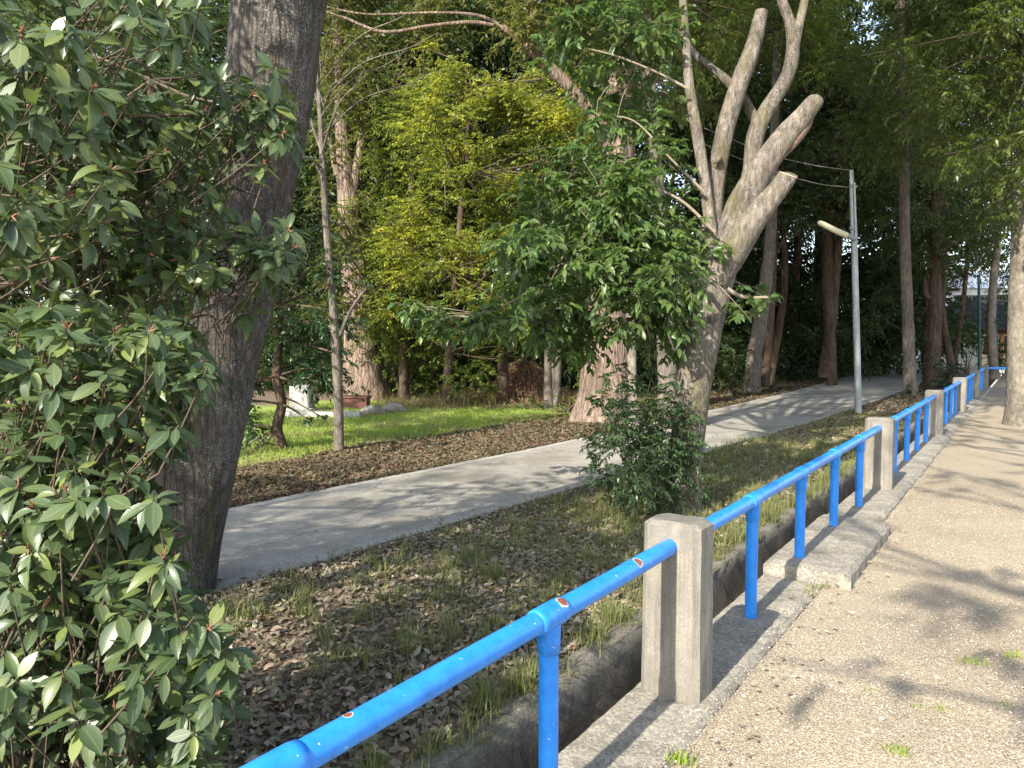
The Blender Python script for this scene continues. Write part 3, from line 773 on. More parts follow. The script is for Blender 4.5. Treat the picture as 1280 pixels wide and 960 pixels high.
lst += [(g.uniform(600, 865), g.uniform(235, 425), g.uniform(24, 38)) for _ in range(26)] + [(g.uniform(700, 850), g.uniform(-10, 230), g.uniform(16, 24), g.uniform(0, 0.6)) for _ in range(14)] + [(g.uniform(500, 620), g.uniform(370, 415), g.uniform(12, 20)) for _ in range(6)]
cl = pc(lst, 6.7, g, 0.55)
hub = np.array([P(890, 335, 6.75), P(862, 330, 6.7), P(893, 260, 6.85), P(858, 80, 6.8), P(820, 300, 6.6), P(760, 300, 6.6), P(700, 330, 6.6), P(600, 392, 6.6), P(800, 80, 7.0)])
grow_crown(root, 'foliage', [M['mid_leaf'], M['twig_pale']], cl, 420, 0.10, 6, nl=8, kind='mid', droop=0.45, twig=0.0028, asp=0.46, hub=hub, br=0.003, spread=0.8)
m2 = MB()
for pts in ([(892, 330, 6), (850, 318, 5), (790, 330, 5), (720, 340, 4), (650, 372, 3), (590, 396, 2.4), (510, 382, 1.5)], [(888, 345, 6), (840, 360, 5), (780, 372, 5), (700, 385, 4), (640, 390, 2)],
            [(893, 290, 5), (850, 250, 4), (800, 232, 3), (750, 240, 2)], [(858, 110, 4), (820, 90, 3), (770, 70, 2.4), (730, 60, 1.6)], [(895, 350, 7), (925, 370, 5), (960, 372, 3)], [(880, 240, 4), (840, 200, 3), (790, 150, 2.2), (740, 150, 1.5)]):
    px_limb(m2, pts, 6.65, 6, None, 0.02, 3)
m2.build('side_shoot', M['twig_pale'], root)

# --- shrub at the foot of the pruned tree
b = G(805, 632); root = empty('leafy_shrub', b, 'fine-leaved dark green shrub at the foot of the pruned tree', 'shrub')
mb = MB(); g = np.random.default_rng(15)
cl = []
for q in [(800, 520, 34), (770, 560, 30), (835, 550, 34), (800, 590, 34), (850, 600, 26), (765, 500, 20), (790, 480, 18), (830, 505, 24), (855, 560, 22), (762, 600, 18), (830, 620, 26), (790, 625, 24), (855, 520, 16), (745, 545, 15), (775, 530, 25), (860, 630, 16), (815, 560, 36), (760, 470, 11), (748, 500, 12), (812, 462, 12), (742, 575, 12), (870, 575, 14), (838, 478, 13), (872, 620, 12), (775, 455, 8)]:
    cl += pc([q], 6.55, g, 0.35)
for q in cl: clump(mb, g, q[:3], q[3], 1500, 0.048, 12, 'lo', 0.25, 0.0018, 0.9, 0.36)
sb = np.array(b)
for i in range(16):
    tp = P(g.uniform(755, 865), g.uniform(475, 560), 6.55 + g.uniform(-.3, .3)); st = sb + g.normal(size=3) * [0.1, 0.1, 0]
    tube(mb, [st, (st + tp) / 2 + g.normal(size=3) * 0.05, tp], [0.009, 0.007, 0.003], 5, 0, 0, 1, n=8)
mb.build('foliage', [M['nandina'], M['twig']], root)

# --- generic tree from pixel trunk + clumps
DM = {'yellow_leaf': 1.7, 'lime_leaf': 2.0, 'olive_leaf': 2.2, 'camellia': 2.0, 'mid_leaf': 2.0, 'right_leaf': 2.3, 'canopy_dark': 2.2, 'far_leaf': 2.2}
def tree(name, label, Y, trunk, bark, clumps=None, leaf='canopy_dark', dens=55, ll=0.12, seed=1, k=14, extra=(), asp=0.42, droop=0.35, lobes=0.15, group=None, rough=0.05, nl=9, kind='lo', dy=0.6, br=0.016, base=None, spread=0.9, flat=0.75, high=None):
    dens *= DM.get(leaf, 2.0)
    b = P(trunk[0][0], trunk[0][1], Y) if base is None else base
    root = empty(name, (b[0], b[1], 0.0), label, 'tree', group)
    mb = MB(); W = [px_limb(mb, trunk, Y, k, max(14, len(trunk) * 7), rough, seed, lobes=lobes)]
    for e in extra: W.append(px_limb(mb, e, Y, max(6, k // 2), None, rough, seed + 1))
    mb.build('trunk', M[bark], root)
    if clumps:
        g = np.random.default_rng(seed + 50)
        hubs = np.vstack([w[len(w) // 3:] for w in W])
        grow_crown(root, 'crown', [M[leaf], M['twig']], pc(clumps, Y, g, dy) + (ell(g, high[:3], high[3:6], high[6], 1.15) if high else []), dens, ll, seed + 60, nl=nl, kind=kind, asp=asp, droop=droop, hub=hubs, br=br, spread=spread, flat=flat)  # high: unseen upper crown clumps, added to keep the wood in shade
    return root
def rc_(g, x0, x1, y0, y1, n, r0, r1):
    return [(g.uniform(x0, x1), g.uniform(y0, y1), g.uniform(r0, r1)) for _ in range(n)]
g = np.random.default_rng(101)

tree('camphor_tree', 'huge fissured brown camphor trunk behind the path, left of the pruned tree', 14.8,
     [(757, 526, 84), (757, 500, 70), (758, 460, 60), (761, 400, 54), (767, 320, 48), (771, 230, 42), (775, 140, 36), (779, 40, 32), (783, -60, 28)], 'bark_camphor',
     rc_(g, 640, 860, -90, 60, 26, 26, 40) + rc_(g, 800, 900, 40, 200, 8, 18, 30), 'olive_leaf', 42, 0.14, 31, 28, lobes=0.16, high=(3.4, 14.8, 15.5, 5.0, 4.5, 4.5, 45),
     extra=[[(770, 190, 18), (745, 148, 15), (718, 116, 15), (697, 94, 15), (672, 70, 14), (648, 48, 9), (628, 34, 8)],
            [(628, 34, 5), (590, 28, 5), (540, 32, 4), (480, 40, 4), (430, 22, 3), (400, 12, 2)], [(640, 42, 5), (600, 20, 4), (540, 16, 3), (460, 18, 2.5), (405, 8, 2)],
            [(648, 48, 6), (665, 26, 5), (660, 5, 5), (700, -10, 4)], [(776, 160, 14), (800, 100, 12), (822, 40, 9), (850, -40, 7)]])
tree('camphor_tree', 'huge pale old camphor trunk with twisted bare limbs standing behind the sunny lawn', 20.5,
     [(455, 502, 66), (455, 480, 52), (453, 440, 44), (448, 380, 38), (441, 320, 31), (436, 260, 27), (430, 200, 19), (425, 120, 14), (420, 0, 10)], 'bark_camphor',
     rc_(g, 380, 560, -80, 130, 26, 24, 38) + rc_(g, 385, 475, 60, 200, 14, 16, 26) + [q + (-2.2,) for q in rc_(g, 395, 490, 225, 392, 26, 14, 21)] + [q + (-1.8,) for q in rc_(g, 400, 470, 40, 210, 10, 14, 22)] + [(440, 320, 20, -2), (465, 345, 22, -2), (430, 345, 18, -2.2), (455, 300, 18, -2), (480, 320, 18, -1), (415, 300, 18, -2)], 'olive_leaf', 40, 0.14, 41, 24, lobes=0.22,
     extra=[[(440, 250, 12), (448, 200, 11), (455, 165, 10), (463, 135, 8), (486, 125, 5)], [(430, 240, 9), (418, 205, 7), (412, 170, 5)]])
tree('slender_tree', 'slender brown sapling trunk at the edge of the sunny lawn', 10.4,
     [(425, 572, 18), (424, 560, 13), (423, 500, 12), (420, 440, 12), (416, 380, 10), (409, 300, 9), (403, 200, 7), (398, 110, 5), (392, 30, 4)], 'bark_grey',
     rc_(g, 340, 470, -20, 130, 12, 16, 26), 'olive_leaf', 50, 0.09, 51, 12, extra=[[(424, 420, 5), (440, 385, 4), (462, 355, 2)], [(402, 190, 4), (388, 150, 3), (370, 100, 2)]] + [[(x0, y0, 2.4), (x0 + sx * 0.35, y0 - sy * 0.55 , 1.8, dd * .4), (x0 + sx * .75, y0 - sy * 0.85 + 6, 1.2, dd * .8), (x0 + sx, y0 - sy, 0.7, dd)] for x0, y0, sx, sy, dd in [(g.uniform(398, 405), g.uniform(70, 220), g.uniform(-60, 150), g.uniform(20, 130), g.uniform(-1, 1)) for _ in range(16)]], lobes=0.1)
tree('camellia_tree', 'dense dark camellia with crooked stem beside the sunny lawn, behind the leaning trunk', 10.8,
     [(356, 574, 22), (352, 556, 14), (346, 535, 14), (352, 505, 12), (346, 470, 12), (350, 420, 8), (350, 380, 6)], 'bark_brown',
     rc_(g, 292, 420, 280, 475, 24, 20, 30) + rc_(g, 285, 330, 470, 575, 9, 14, 22) + [(385, 525, 10), (400, 520, 8), (415, 350, 24), (420, 440, 18), (435, 400, 20), (400, 475, 16)], 'camellia', 125, 0.085, 61, 12, droop=0.3, asp=0.5, kind='mid', dy=0.5, lobes=0.1)
# yellow-green tree in the middle distance
tree('yellowing_tree', 'yellow-green autumn tree glowing in sun behind the lawn, in the middle of the photo', 18.5,
     [(560, 505, 14), (562, 440, 11), (570, 340, 9), (580, 220, 7), (590, 110, 5)], 'bark_brown',
     rc_(g, 510, 730, 110, 240, 30, 22, 36) + rc_(g, 480, 670, 230, 430, 40, 20, 34) + rc_(g, 540, 640, 75, 140, 8, 16, 26) + [q + (-1.6,) for q in rc_(g, 535, 620, 110, 400, 20, 14, 22)] + rc_(g, 450, 770, 40, 440, 26, 14, 24), 'yellow_leaf', 110, 0.09, 71, 10, droop=0.15, asp=0.6, flat=0.45, dy=1.3)
tree('light_green_tree', 'light green bushy tree between the pale camphor trunk and the yellowing tree', 20.0,
     [(505, 500, 12), (505, 420, 11), (510, 320, 9), (515, 200, 7)], 'bark_brown',
     rc_(g, 445, 570, 100, 300, 30, 20, 32) + rc_(g, 460, 610, 300, 450, 24, 18, 28) + rc_(g, 640, 770, 60, 300, 14, 20, 30), 'lime_leaf', 80, 0.11, 81, 10, dy=1.2)
tree('young_tree', 'young tree with slim brown trunk beside the heap of cut branches', 19.0,
     [(629, 516, 17), (629, 480, 13), (628, 440, 12), (630, 380, 11), (634, 300, 9), (640, 200, 7)], 'bark_brown',
     rc_(g, 600, 740, 240, 420, 26, 20, 30), 'canopy_dark', 70, 0.11, 91, 12, dy=1.2)
root = tree('three_stemmed_tree', 'tree with three straight close stems left of the huge brown camphor', 17.5,
     [(686, 512, 12), (685, 480, 10), (685, 440, 9), (687, 380, 8), (690, 280, 7)], 'bark_grey',
     rc_(g, 660, 760, 180, 380, 18, 18, 28), 'mid_leaf', 60, 0.10, 95, 10, dy=0.9,
     extra=[[(693, 512, 10), (697, 480, 8), (699, 430, 8), (704, 340, 6)], [(694, 505, 7, 0.5), (692, 460, 6, 0.5), (692, 400, 5, 0.5)]])
tree('pale_slim_tree', 'pale slim straight trunk just right of the huge brown camphor', 11.2,
     [(795, 545, 20), (793, 520, 13), (791, 480, 11), (789, 420, 11), (787, 340, 10), (783, 240, 8), (780, 120, 6)], 'bark_pale',
     rc_(g, 740, 830, 60, 260, 10, 16, 24), 'mid_leaf', 60, 0.10, 97, 12, lobes=0.2)
tree('grey_tree', 'straight grey trunk rising directly behind the pruned tree', 13.0,
     [(838, 520, 32), (836, 480, 27), (833, 420, 24), (830, 340, 20), (825, 260, 17), (819, 190, 14), (814, 110, 12), (808, 0, 10)], 'bark_grey',
     rc_(g, 780, 960, -60, 90, 16, 20, 34), 'lime_leaf', 55, 0.12, 99, 14, high=(4.5, 13.0, 13.5, 3.6, 3.6, 3.4, 30))
# right-hand woodland trunks
tree('leaning_wood_tree', 'thick pale leaning trunk at the wood edge, right of the pruned tree', 23.0,
     [(936, 494, 26), (940, 478, 20), (944, 440, 18), (952, 390, 17), (960, 330, 15), (965, 260, 13), (968, 160, 11), (972, 40, 9)], 'bark_grey',
     rc_(g, 900, 1060, -40, 90, 22, 24, 36), 'lime_leaf', 45, 0.14, 103, 14, dy=1.5, high=(8.2, 22, 18.5, 4.5, 4, 4, 30))
tree('wood_tree', 'thin dark trunk close behind the thick pale leaning trunk', 26.0,
     [(955, 488, 12), (958, 460, 10), (963, 400, 10), (967, 320, 9), (972, 200, 8), (976, 90, 7)], 'bark_brown',
     rc_(g, 880, 1040, 100, 270, 20, 22, 32), 'far_leaf', 60, 0.15, 105, 10, dy=2)
tree('wood_tree', 'leaning trunk in deep shade left of the lamp post', 27.0,
     [(1031, 472, 16), (1034, 440, 13), (1040, 390, 13), (1046, 320, 11), (1052, 240, 10), (1060, 100, 9)], 'bark_brown',
     rc_(g, 980, 1130, 60, 290, 30, 24, 36), 'canopy_dark', 55, 0.15, 107, 12, dy=2)
tree('roadside_tree', 'mossy upright trunk right of the lamp post, beside the path', 20.9,
     [(1139, 498, 20), (1138, 485, 15), (1136, 440, 14), (1134, 380, 13), (1131, 300, 12), (1130, 200, 11), (1128, 100, 9), (1126, 0, 8)], 'bark_grey',
     rc_(g, 1080, 1190, 20, 230, 22, 22, 34), 'right_leaf', 55, 0.13, 109, 14, dy=1.5, high=(11.5, 20.9, 17, 4.2, 4.2, 4, 30))
tree('roadside_tree', 'brown trunk with a sawn stub, second from the lamp post on the right', 25.5,
     [(1164, 484, 22), (1166, 470, 17), (1168, 430, 15), (1169, 380, 14), (1169, 320, 12), (1168, 250, 11), (1166, 120, 9)], 'bark_brown',
     rc_(g, 1110, 1230, 120, 310, 20, 22, 32), 'canopy_dark', 55, 0.15, 111, 14, dy=2,
     extra=[[(1166, 372, 6), (1158, 370, 6), (1156, 352, 5), (1155, 348, 5)]])
tree('roadside_tree', 'crooked dark trunk right beside the brown trunk with a stub', 27.0,
     [(1191, 472, 12), (1188, 450, 9), (1182, 420, 8), (1178, 385, 7), (1180, 330, 6), (1184, 250, 5)], 'bark_brown',
     rc_(g, 1170, 1220, 260, 350, 6, 16, 24), 'canopy_dark', 50, 0.15, 113, 10, dy=2)
tree('roadside_tree', 'thin dark stem leaning right toward the distant tiled roof', 31.0,
     [(1193, 464, 7), (1195, 440, 6), (1201, 400, 6), (1207, 350, 5), (1211, 290, 4)], 'bark_brown',
     rc_(g, 1180, 1240, 250, 345, 8, 16, 22), 'right_leaf', 50, 0.15, 115, 8, dy=2)
tree('pale_leaning_tree', 'pale yellowish leaning trunk behind the far corner of the blue railing', 29.0,
     [(1243, 474, 13), (1242, 455, 10), (1239, 410, 10), (1241, 360, 9), (1246, 310, 8), (1252, 220, 7)], 'bark_pale',
     rc_(g, 1215, 1290, 190, 320, 10, 20, 30), 'canopy_dark', 50, 0.15, 117, 10, dy=2)
tree('playground_tree', 'pale grey trunk at the right edge on the gravel, with hanging green boughs', 14.0,
     [(1288, 538, 56), (1285, 510, 44), (1283, 450, 40), (1282, 380, 37), (1284, 300, 34), (1288, 200, 31), (1292, 80, 28), (1296, -60, 24)], 'bark_pale',
     [(1270, 40, 50), (1235, 80, 46), (1200, 40, 42), (1250, 130, 44), (1275, 180, 38), (1190, 110, 36), (1160, 60, 34), (1225, 160, 34), (1160, 140, 28), (1200, 190, 26), (1180, 165, 24), (1265, 240, 28), (1240, 215, 26), (1255, 275, 18), (1275, 150, 30),
      (1150, 20, 34), (1215, 10, 40), (1175, 15, 30), (1130, 60, 24), (1150, 100, 24), (1230, 120, 36), (1250, 20, 40), (1280, 90, 40), (1310, 60, 60), (1340, 140, 60), (1300, 0, 60)],
     'right_leaf', 80, 0.12, 119, 18, dy=1.6, droop=0.6, nl=10, high=(9.5, 13.6, 12.2, 4.6, 4.6, 3.4, 40))
tree('dark_back_tree', 'dark trunk high at the right edge behind the tiled roof', 33.0,
     [(1265, 460, 9), (1266, 400, 9), (1268, 340, 10), (1270, 280, 9), (1272, 180, 8)], 'bark_brown',
     rc_(g, 1225, 1310, 240, 370, 10, 18, 28), 'canopy_dark', 40, 0.16, 121, 10, dy=2)
# left side trees beyond the path
tree('shaded_tree', 'dark evergreen tree beyond the path, behind the leaves at far left', 11.0,
     [(60, 600, 26), (64, 560, 22), (70, 480, 20), (76, 380, 18), (84, 240, 15), (90, 80, 12)], 'bark_brown',
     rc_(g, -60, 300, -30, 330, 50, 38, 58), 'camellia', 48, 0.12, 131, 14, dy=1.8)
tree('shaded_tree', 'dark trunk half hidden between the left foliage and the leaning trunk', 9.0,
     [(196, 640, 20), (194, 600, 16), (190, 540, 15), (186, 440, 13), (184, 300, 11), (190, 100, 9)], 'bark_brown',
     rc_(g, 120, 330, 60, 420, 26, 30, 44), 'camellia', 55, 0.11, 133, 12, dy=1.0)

# unseen trees added behind the camera, crowns shaped for shade on path and gravel
def occluder_tree(label, s, p, h, cz, rad, n, seed, leaf='canopy_dark', dens=45, tr=0.2, rr=0.8, cen=None, bw=0.035, name='occluder_tree', gp='unseen trees added behind the viewpoint to shade the path'):
    b = SP(s, p, 0); root = empty(name, b, label, 'tree', gp)
    g = np.random.default_rng(seed); mb = MB()
    pts = [b + np.array([0, 0, -0.1]), b + np.array([0.05, 0.05, 1.5]), b + np.array([-0.1, 0.1, h * 0.5]), b + np.array([0.1, -0.1, h * 0.9])]
    tube(mb, pts, [tr * 1.3, tr, tr * 0.7, tr * 0.25], 14, 0.05, seed, n=24, lobes=0.3)
    hub = catmull(pts, 12)[5:]
    mb.build('trunk', M['bark_dark'], root)
    cc = b if cen is None else SP(cen[0], cen[1], 0)
    cl = ell(g, (cc[0], cc[1], cz), rad, n, rr, 0.2)
    grow_crown(root, 'crown', [M[leaf], M['twig']], cl, dens, 0.14, seed + 1, nl=9, hub=hub, br=bw)
occluder_tree('unseen evergreen added a few steps behind the viewpoint to shade the path', -3.0, -6.3, 7, 4.7, (2.5, 2.3, 1.2), 15, 201, dens=60, rr=0.48)
occluder_tree('unseen tall evergreen added farther behind the viewpoint to shade the path', -12.5, -6.2, 13, 10.0, (2.4, 2.4, 2.8), 9, 203, dens=60, rr=0.65)
occluder_tree('unseen tallest evergreen added well behind the viewpoint to shade the path', -20, -5.2, 17, 13.5, (3.2, 3.2, 3.5), 9, 205, dens=60, rr=0.75)
occluder_tree('unseen sparse tree added behind the viewpoint to cast shadows on the gravel', -2.0, 3.2, 6.5, 5.0, (2.6, 2.6, 0.9), 14, 207, dens=34, tr=0.12, rr=0.3, cen=(-2.2, 1.2), bw=0.03, gp='unseen trees added to cast shadows on the gravel')
occluder_tree('unseen sparse taller tree added far behind the viewpoint to streak the gravel with shadow', -5.0, 2.8, 9, 7.4, (3.2, 3.4, 1.2), 28, 209, dens=40, tr=0.14, rr=0.36, cen=(-2.5, 0.8), bw=0.035, gp='unseen trees added to cast shadows on the gravel')

occluder_tree('unseen sparse tree added to the right of the viewpoint to shadow the gravel', 1.0, 4.0, 10, 8.0, (4.0, 3.6, 1.5), 36, 211, dens=44, tr=0.15, rr=0.40, cen=(3.6, 1.0), bw=0.04, gp='unseen trees added to cast shadows on the gravel')

# ------------------------------------------------------------------ foreground broad leaves, left
def whorl_plant(name, label, base, regions, seed, leaf=0.095):
    root = empty(name, base, label, 'shrub' if 'shrub' in name else 'tree')
    g = np.random.default_rng(seed); L = MB(); T = MB(); B = MB()
    tips = []
    for reg in regions:
        poly, n, y0, y1, anchor = reg
        poly = np.array(poly, float); x0, yy0 = poly.min(0); x1, yy1 = poly.max(0); c = 0; tries = 0
        while c < n and tries < n * 60:
            tries += 1
            q = (g.uniform(x0, x1), g.uniform(yy0, yy1))
            ins = False; j = len(poly) - 1
            for i in range(len(poly)):
                if (poly[i][1] > q[1]) != (poly[j][1] > q[1]) and q[0] < (poly[j][0] - poly[i][0]) * (q[1] - poly[i][1]) / (poly[j][1] - poly[i][1]) + poly[i][0]: ins = not ins
                j = i
            if not ins: continue
            Yd = g.uniform(y0, y1); w = P(q[0], q[1], Yd)
            if w[2] < 0.03: continue
            tips.append((w, np.array(anchor, float) if anchor is not None else None)); c += 1
    pos = []; dr = []; nr = []; ln = []; wd = []; cu = []
    for w, anc in tips:
        anc = anc + g.normal(size=3) * 0.18
        ax = unit((w - anc) + g.normal(size=3) * 0.25 * np.linalg.norm(w - anc) + np.array([0, 0, 0.25]))
        # twig
        Lt = g.uniform(0.18, 0.42)
        st = w - ax * Lt - np.array([0, 0, 0.06])
        tube(T, [st, (st + w) / 2 - np.array([0, 0, 0.01]), w], [0.0032, 0.0026, 0.002], 5, n=6)
        nn = g.integers(6, 11); e1 = unit(np.cross(ax, [0.1, 0.2, 1.0])); e2 = np.cross(ax, e1); ph = g.uniform(0, 6.28)
        young = g.random() < 0.05
        for i in range(nn + 2):
            th = ph + i * 2.399 + g.normal() * 0.15
            back = g.uniform(0, 0.035) if i < nn else g.uniform(0.05, 0.12)
            rad = np.cos(th) * e1 + np.sin(th) * e2
            d = unit(rad * 1.0 + ax * g.uniform(0.1, 0.65) - np.array([0, 0, g.uniform(0.15, 0.95)]))
            up = unit(ax * 0.7 + np.array([0, -0.25, 0.9]) + g.normal(size=3) * 0.35)
            l = leaf * min(1.3, max(0.4, g.normal(0.95, 0.22)))
            pos.append(w - ax * back + rad * 0.004); dr.append(d); nr.append(up); ln.append(l); wd.append(l * g.uniform(0.34, 0.50)); cu.append(g.uniform(-0.3, 2.2))
        if g.random() < 0.38:
            for i in range(g.integers(2, 6)):
                d = unit(ax + g.normal(size=3) * 0.4); bl = g.uniform(0.012, 0.032)
                tube(B, [w, w + d * bl * 0.5, w + d * bl], [0.0015, 0.0026, 0.0006], 5, n=4)
        if g.random() < 0.10:
            an = anc; mid = (st + an) / 2 + g.normal(size=3) * 0.08
            tube(T, [an, mid, st], [0.006, 0.005, 0.0035], 6, n=10)
    place(L, 'hi', np.array(pos), np.array(dr), np.array(nr), np.array(ln), np.array(wd), curl=np.array(cu))
    L.build('foliage', M['oak_leaf'], root)
    B.build('leaf_buds', M['bud'], root)
    return root, T

low = [(-40, 640), (110, 560), (200, 600), (215, 690), (240, 740), (300, 835), (290, 880), (250, 940), (260, 1040), (-40, 1040)]
low2 = [(-40, 380), (60, 380), (130, 385), (240, 395), (262, 440), (262, 490), (225, 560), (150, 600), (170, 640), (-40, 650)]
upA = [(-40, -40), (90, -20), (150, 110), (160, 230), (110, 330), (-40, 340)]
upB = [(240, 75), (335, 60), (372, 130), (345, 215), (275, 200), (240, 140)]
upC = [(215, 300), (350, 275), (395, 320), (330, 345), (215, 350)]
upD = [(90, 100), (260, 120), (290, 260), (240, 380), (60, 390), (60, 200)]
upE = [(100, -40), (260, -40), (250, 60), (150, 60)]
base = P(40, 1150, 1.9); base[2] = 0
root, T = whorl_plant('broadleaf_shrub', 'glossy broad-leaved shrub filling the lower left corner in front of the leaning trunk', (-1.35, 2.2, 0),
    [(low, 270, 1.65, 2.15, (-1.25, 2.1, 0.35)), (low, 330, 2.05, 2.6, (-1.35, 2.4, 0.4)), (low2, 150, 1.8, 2.3, (-1.45, 2.1, 1.0)), (low2, 170, 2.3, 3.0, (-1.7, 2.5, 1.1))], 301, 0.071)
for i in range(9):
    g = np.random.default_rng(400 + i); a = np.array([-1.35, 2.2, 0]) + g.normal(size=3) * [0.15, 0.12, 0]
    e = P(g.uniform(30, 230), g.uniform(420, 800), g.uniform(1.9, 2.6))
    tube(T, [a, (a * 0.6 + e * 0.4) + g.normal(size=3) * 0.06, e], [0.010, 0.007, 0.004], 7, n=14)
T.build('stems', M['twig'], root)
root, T = whorl_plant('broadleaf_tree', 'glossy broad-leaved tree hanging its boughs into the upper left corner', (-2.75, 2.7, 0),
    [(upA, 95, 1.9, 2.5, (-2.2, 2.5, 2.2)), (upA, 150, 2.5, 3.3, (-2.4, 2.8, 2.4)), (upB, 34, 2.5, 2.9, (-1.3, 2.8, 2.35)), (upC, 38, 2.5, 2.9, (-1.3, 2.9, 1.9)), (upD, 230, 2.6, 3.6, (-2.0, 3.0, 2.2)), (upE, 40, 2.2, 3.2, (-1.7, 2.8, 3.0)),
     ([(330, 165), (372, 155), (375, 120), (340, 110)], 3, 2.6, 2.8, (-1.0, 2.8, 2.4)), ([(305, 385), (325, 385), (325, 395), (305, 395)], 1, 2.7, 2.8, (-1.0, 2.8, 1.9))], 303, 0.079)
trk = [np.array([-2.75, 2.7, -0.05]), np.array([-2.7, 2.75, 1.2]), np.array([-2.6, 2.8, 2.4]), np.array([-2.5, 2.9, 4.0])]
for e, r in (((300, 140), 2.75), ((360, 320), 2.8), ((120, 180), 2.4), ((200, 260), 3.0), ((150, 20), 2.6), ((60, 330), 2.3)):
    w = P(e[0], e[1], r); st = np.array([-2.62, 2.8, w[2] - 0.35])
    tube(T, [st, st * 0.5 + w * 0.5 + np.array([0, 0, 0.12]), w], [0.022, 0.012, 0.004], 7, n=16)
T.build('branches', M['twig'], root)
gg = np.random.default_rng(444)
cl = ell(gg, (-2.6, 2.3, 4.3), (1.3, 1.4, 0.6), 13, 0.4) + ell(gg, (-3.6, 3.0, 2.8), (0.7, 1.3, 1.5), 16, 0.45)  # foliage out of view, added overhead and to the left to block light
grow_crown(root, 'upper_foliage', [M['camellia'], M['twig']], cl, 130, 0.1, 445, nl=8, kind='mid', hub=np.array(trk[2:]), br=0.01)
T = MB(); tube(T, trk, [0.11, 0.09, 0.075, 0.05], 14, 0.05, 2, n=20); T.build('trunk', M['bark_grey'], root)

# ------------------------------------------------------------------ undergrowth
def bush(name, label, px, py, Y, clumps, leaf, dens, ll, seed, kind='lo', cat='bush', dy=0.3, asp=0.5, group=None):
    b = P(px, py, Y); b[2] = 0
    root = empty(name, b, label, cat, group); g = np.random.default_rng(seed); mb = MB()
    for q in pc(clumps, Y, g, dy):
        clump(mb, g, q[:3], q[3], dens, ll, 9, kind, 0.25, 0.0, 0.9, asp)
    T = MB()
    for q in clumps[:10]:
        w = P(q[0], q[1], Y); tube(T, [b + g.normal(size=3) * [0.12, 0.12, 0], (b + w) / 2 + g.normal(size=3) * 0.1, w], [0.018, 0.012, 0.005], 5, n=8)
    mb.build('foliage', M[leaf], root); T.build('stems', M['twig'], root)
    return root
g = np.random.default_rng(77)
bush('light_bush', 'bright green bush at the far edge of the sunny lawn', 580, 505, 18.0, rc_(g, 560, 612, 455, 500, 9, 12, 18), 'lime_leaf', 170, 0.10, 501)
bush('leafy_bush', 'mid-green bush right of the pale old camphor behind the dry grass', 500, 500, 20.5, rc_(g, 478, 545, 400, 492, 18, 14, 20), 'lime_leaf', 120, 0.11, 521)
bush('leafy_bush', 'dark spreading bush behind the heap of cut branches', 690, 500, 22.0, rc_(g, 610, 735, 380, 470, 22, 14, 20), 'canopy_dark', 120, 0.12, 523)
bush('leafy_bush', 'low tangled bush left of the bright green bush', 545, 500, 19.5, rc_(g, 528, 560, 462, 500, 7, 8, 13), 'olive_leaf', 130, 0.09, 525)
bush('small_bush', 'small yellow-tipped bush between three close stems and the huge brown camphor', 715, 512, 16.5, rc_(g, 700, 735, 455, 505, 7, 8, 13), 'lime_leaf', 120, 0.09, 503)
bush('small_bush', 'low blue-green seedling left of the three close stems', 668, 515, 17.0, rc_(g, 660, 680, 490, 512, 4, 6, 10), 'mid_leaf', 150, 0.08, 505)
bush('wood_bush', 'dark undergrowth bush behind the pruned tree at the wood edge', 905, 488, 22.0, rc_(g, 885, 925, 440, 485, 8, 12, 18), 'canopy_dark', 90, 0.12, 507)
bush('wood_bush', 'dark bushy undergrowth left of the lamp post', 1005, 470, 30.0, rc_(g, 975, 1055, 425, 466, 14, 12, 18), 'camellia', 80, 0.14, 509)
bush('wood_bush', 'dark bushy undergrowth right of the lamp post', 1098, 458, 34.0, rc_(g, 1068, 1128, 400, 455, 14, 14, 20), 'camellia', 70, 0.15, 511)
bush('path_shrub', 'dark shrub growing around the foot of the brown trunk beside the railing', 1180, 482, 24.0, rc_(g, 1160, 1200, 452, 480, 9, 9, 14), 'camellia', 130, 0.09, 513)
bush('path_shrub', 'low ivy at the foot of the mossy trunk right of the lamp post', 1143, 500, 20.5, rc_(g, 1128, 1160, 482, 498, 6, 6, 10), 'camellia', 140, 0.08, 515)
bush('round_hedge', 'dark trimmed shrub behind the sideways blue railing', 1258, 455, 32.0, rc_(g, 1235, 1275, 430, 450, 8, 8, 13), 'camellia', 110, 0.12, 517)
bush('round_hedge', 'dark pruned garden shrub left of the tiled-roof building', 1208, 452, 36.0, rc_(g, 1196, 1222, 405, 440, 8, 8, 14), 'canopy_dark', 90, 0.13, 519)

# heap of cut branches
b = P(655, 505, 20.0); b[2] = 0
mb = MB(); g = np.random.default_rng(33)
for i in range(900):
    a = g.uniform(0, 6.28); r = abs(g.normal()) * 0.55
    c = b + np.array([math.cos(a) * r * 1.3, math.sin(a) * r, max(0.02, 1.05 * math.exp(-(r / 0.75) ** 2) * g.uniform(0.4, 1))])
    d = unit(np.array([math.cos(a), math.sin(a), -0.75]) + g.normal(size=3) * 0.3)
    tube(mb, [c, c + d * g.uniform(0.2, 0.5)], [0.008, 0.003], 3, cap=False)
n = 5000; a = g.uniform(0, 6.28, n); r = np.abs(g.normal(size=n)) * 0.6
pos = np.stack([b[0] + np.cos(a) * r * 1.3, b[1] + np.sin(a) * r, 1.1 * np.exp(-(r / 0.75) ** 2) * g.uniform(0.3, 1.05, n) + 0.02], -1)
place(mb, 'lo', pos, np.stack([np.cos(a), np.sin(a), -0.8 + g.normal(size=n) * 0.3], -1), rdir(g, n) + [0, 0, 0.6], np.full(n, 0.12), np.full(n, 0.035), 0)
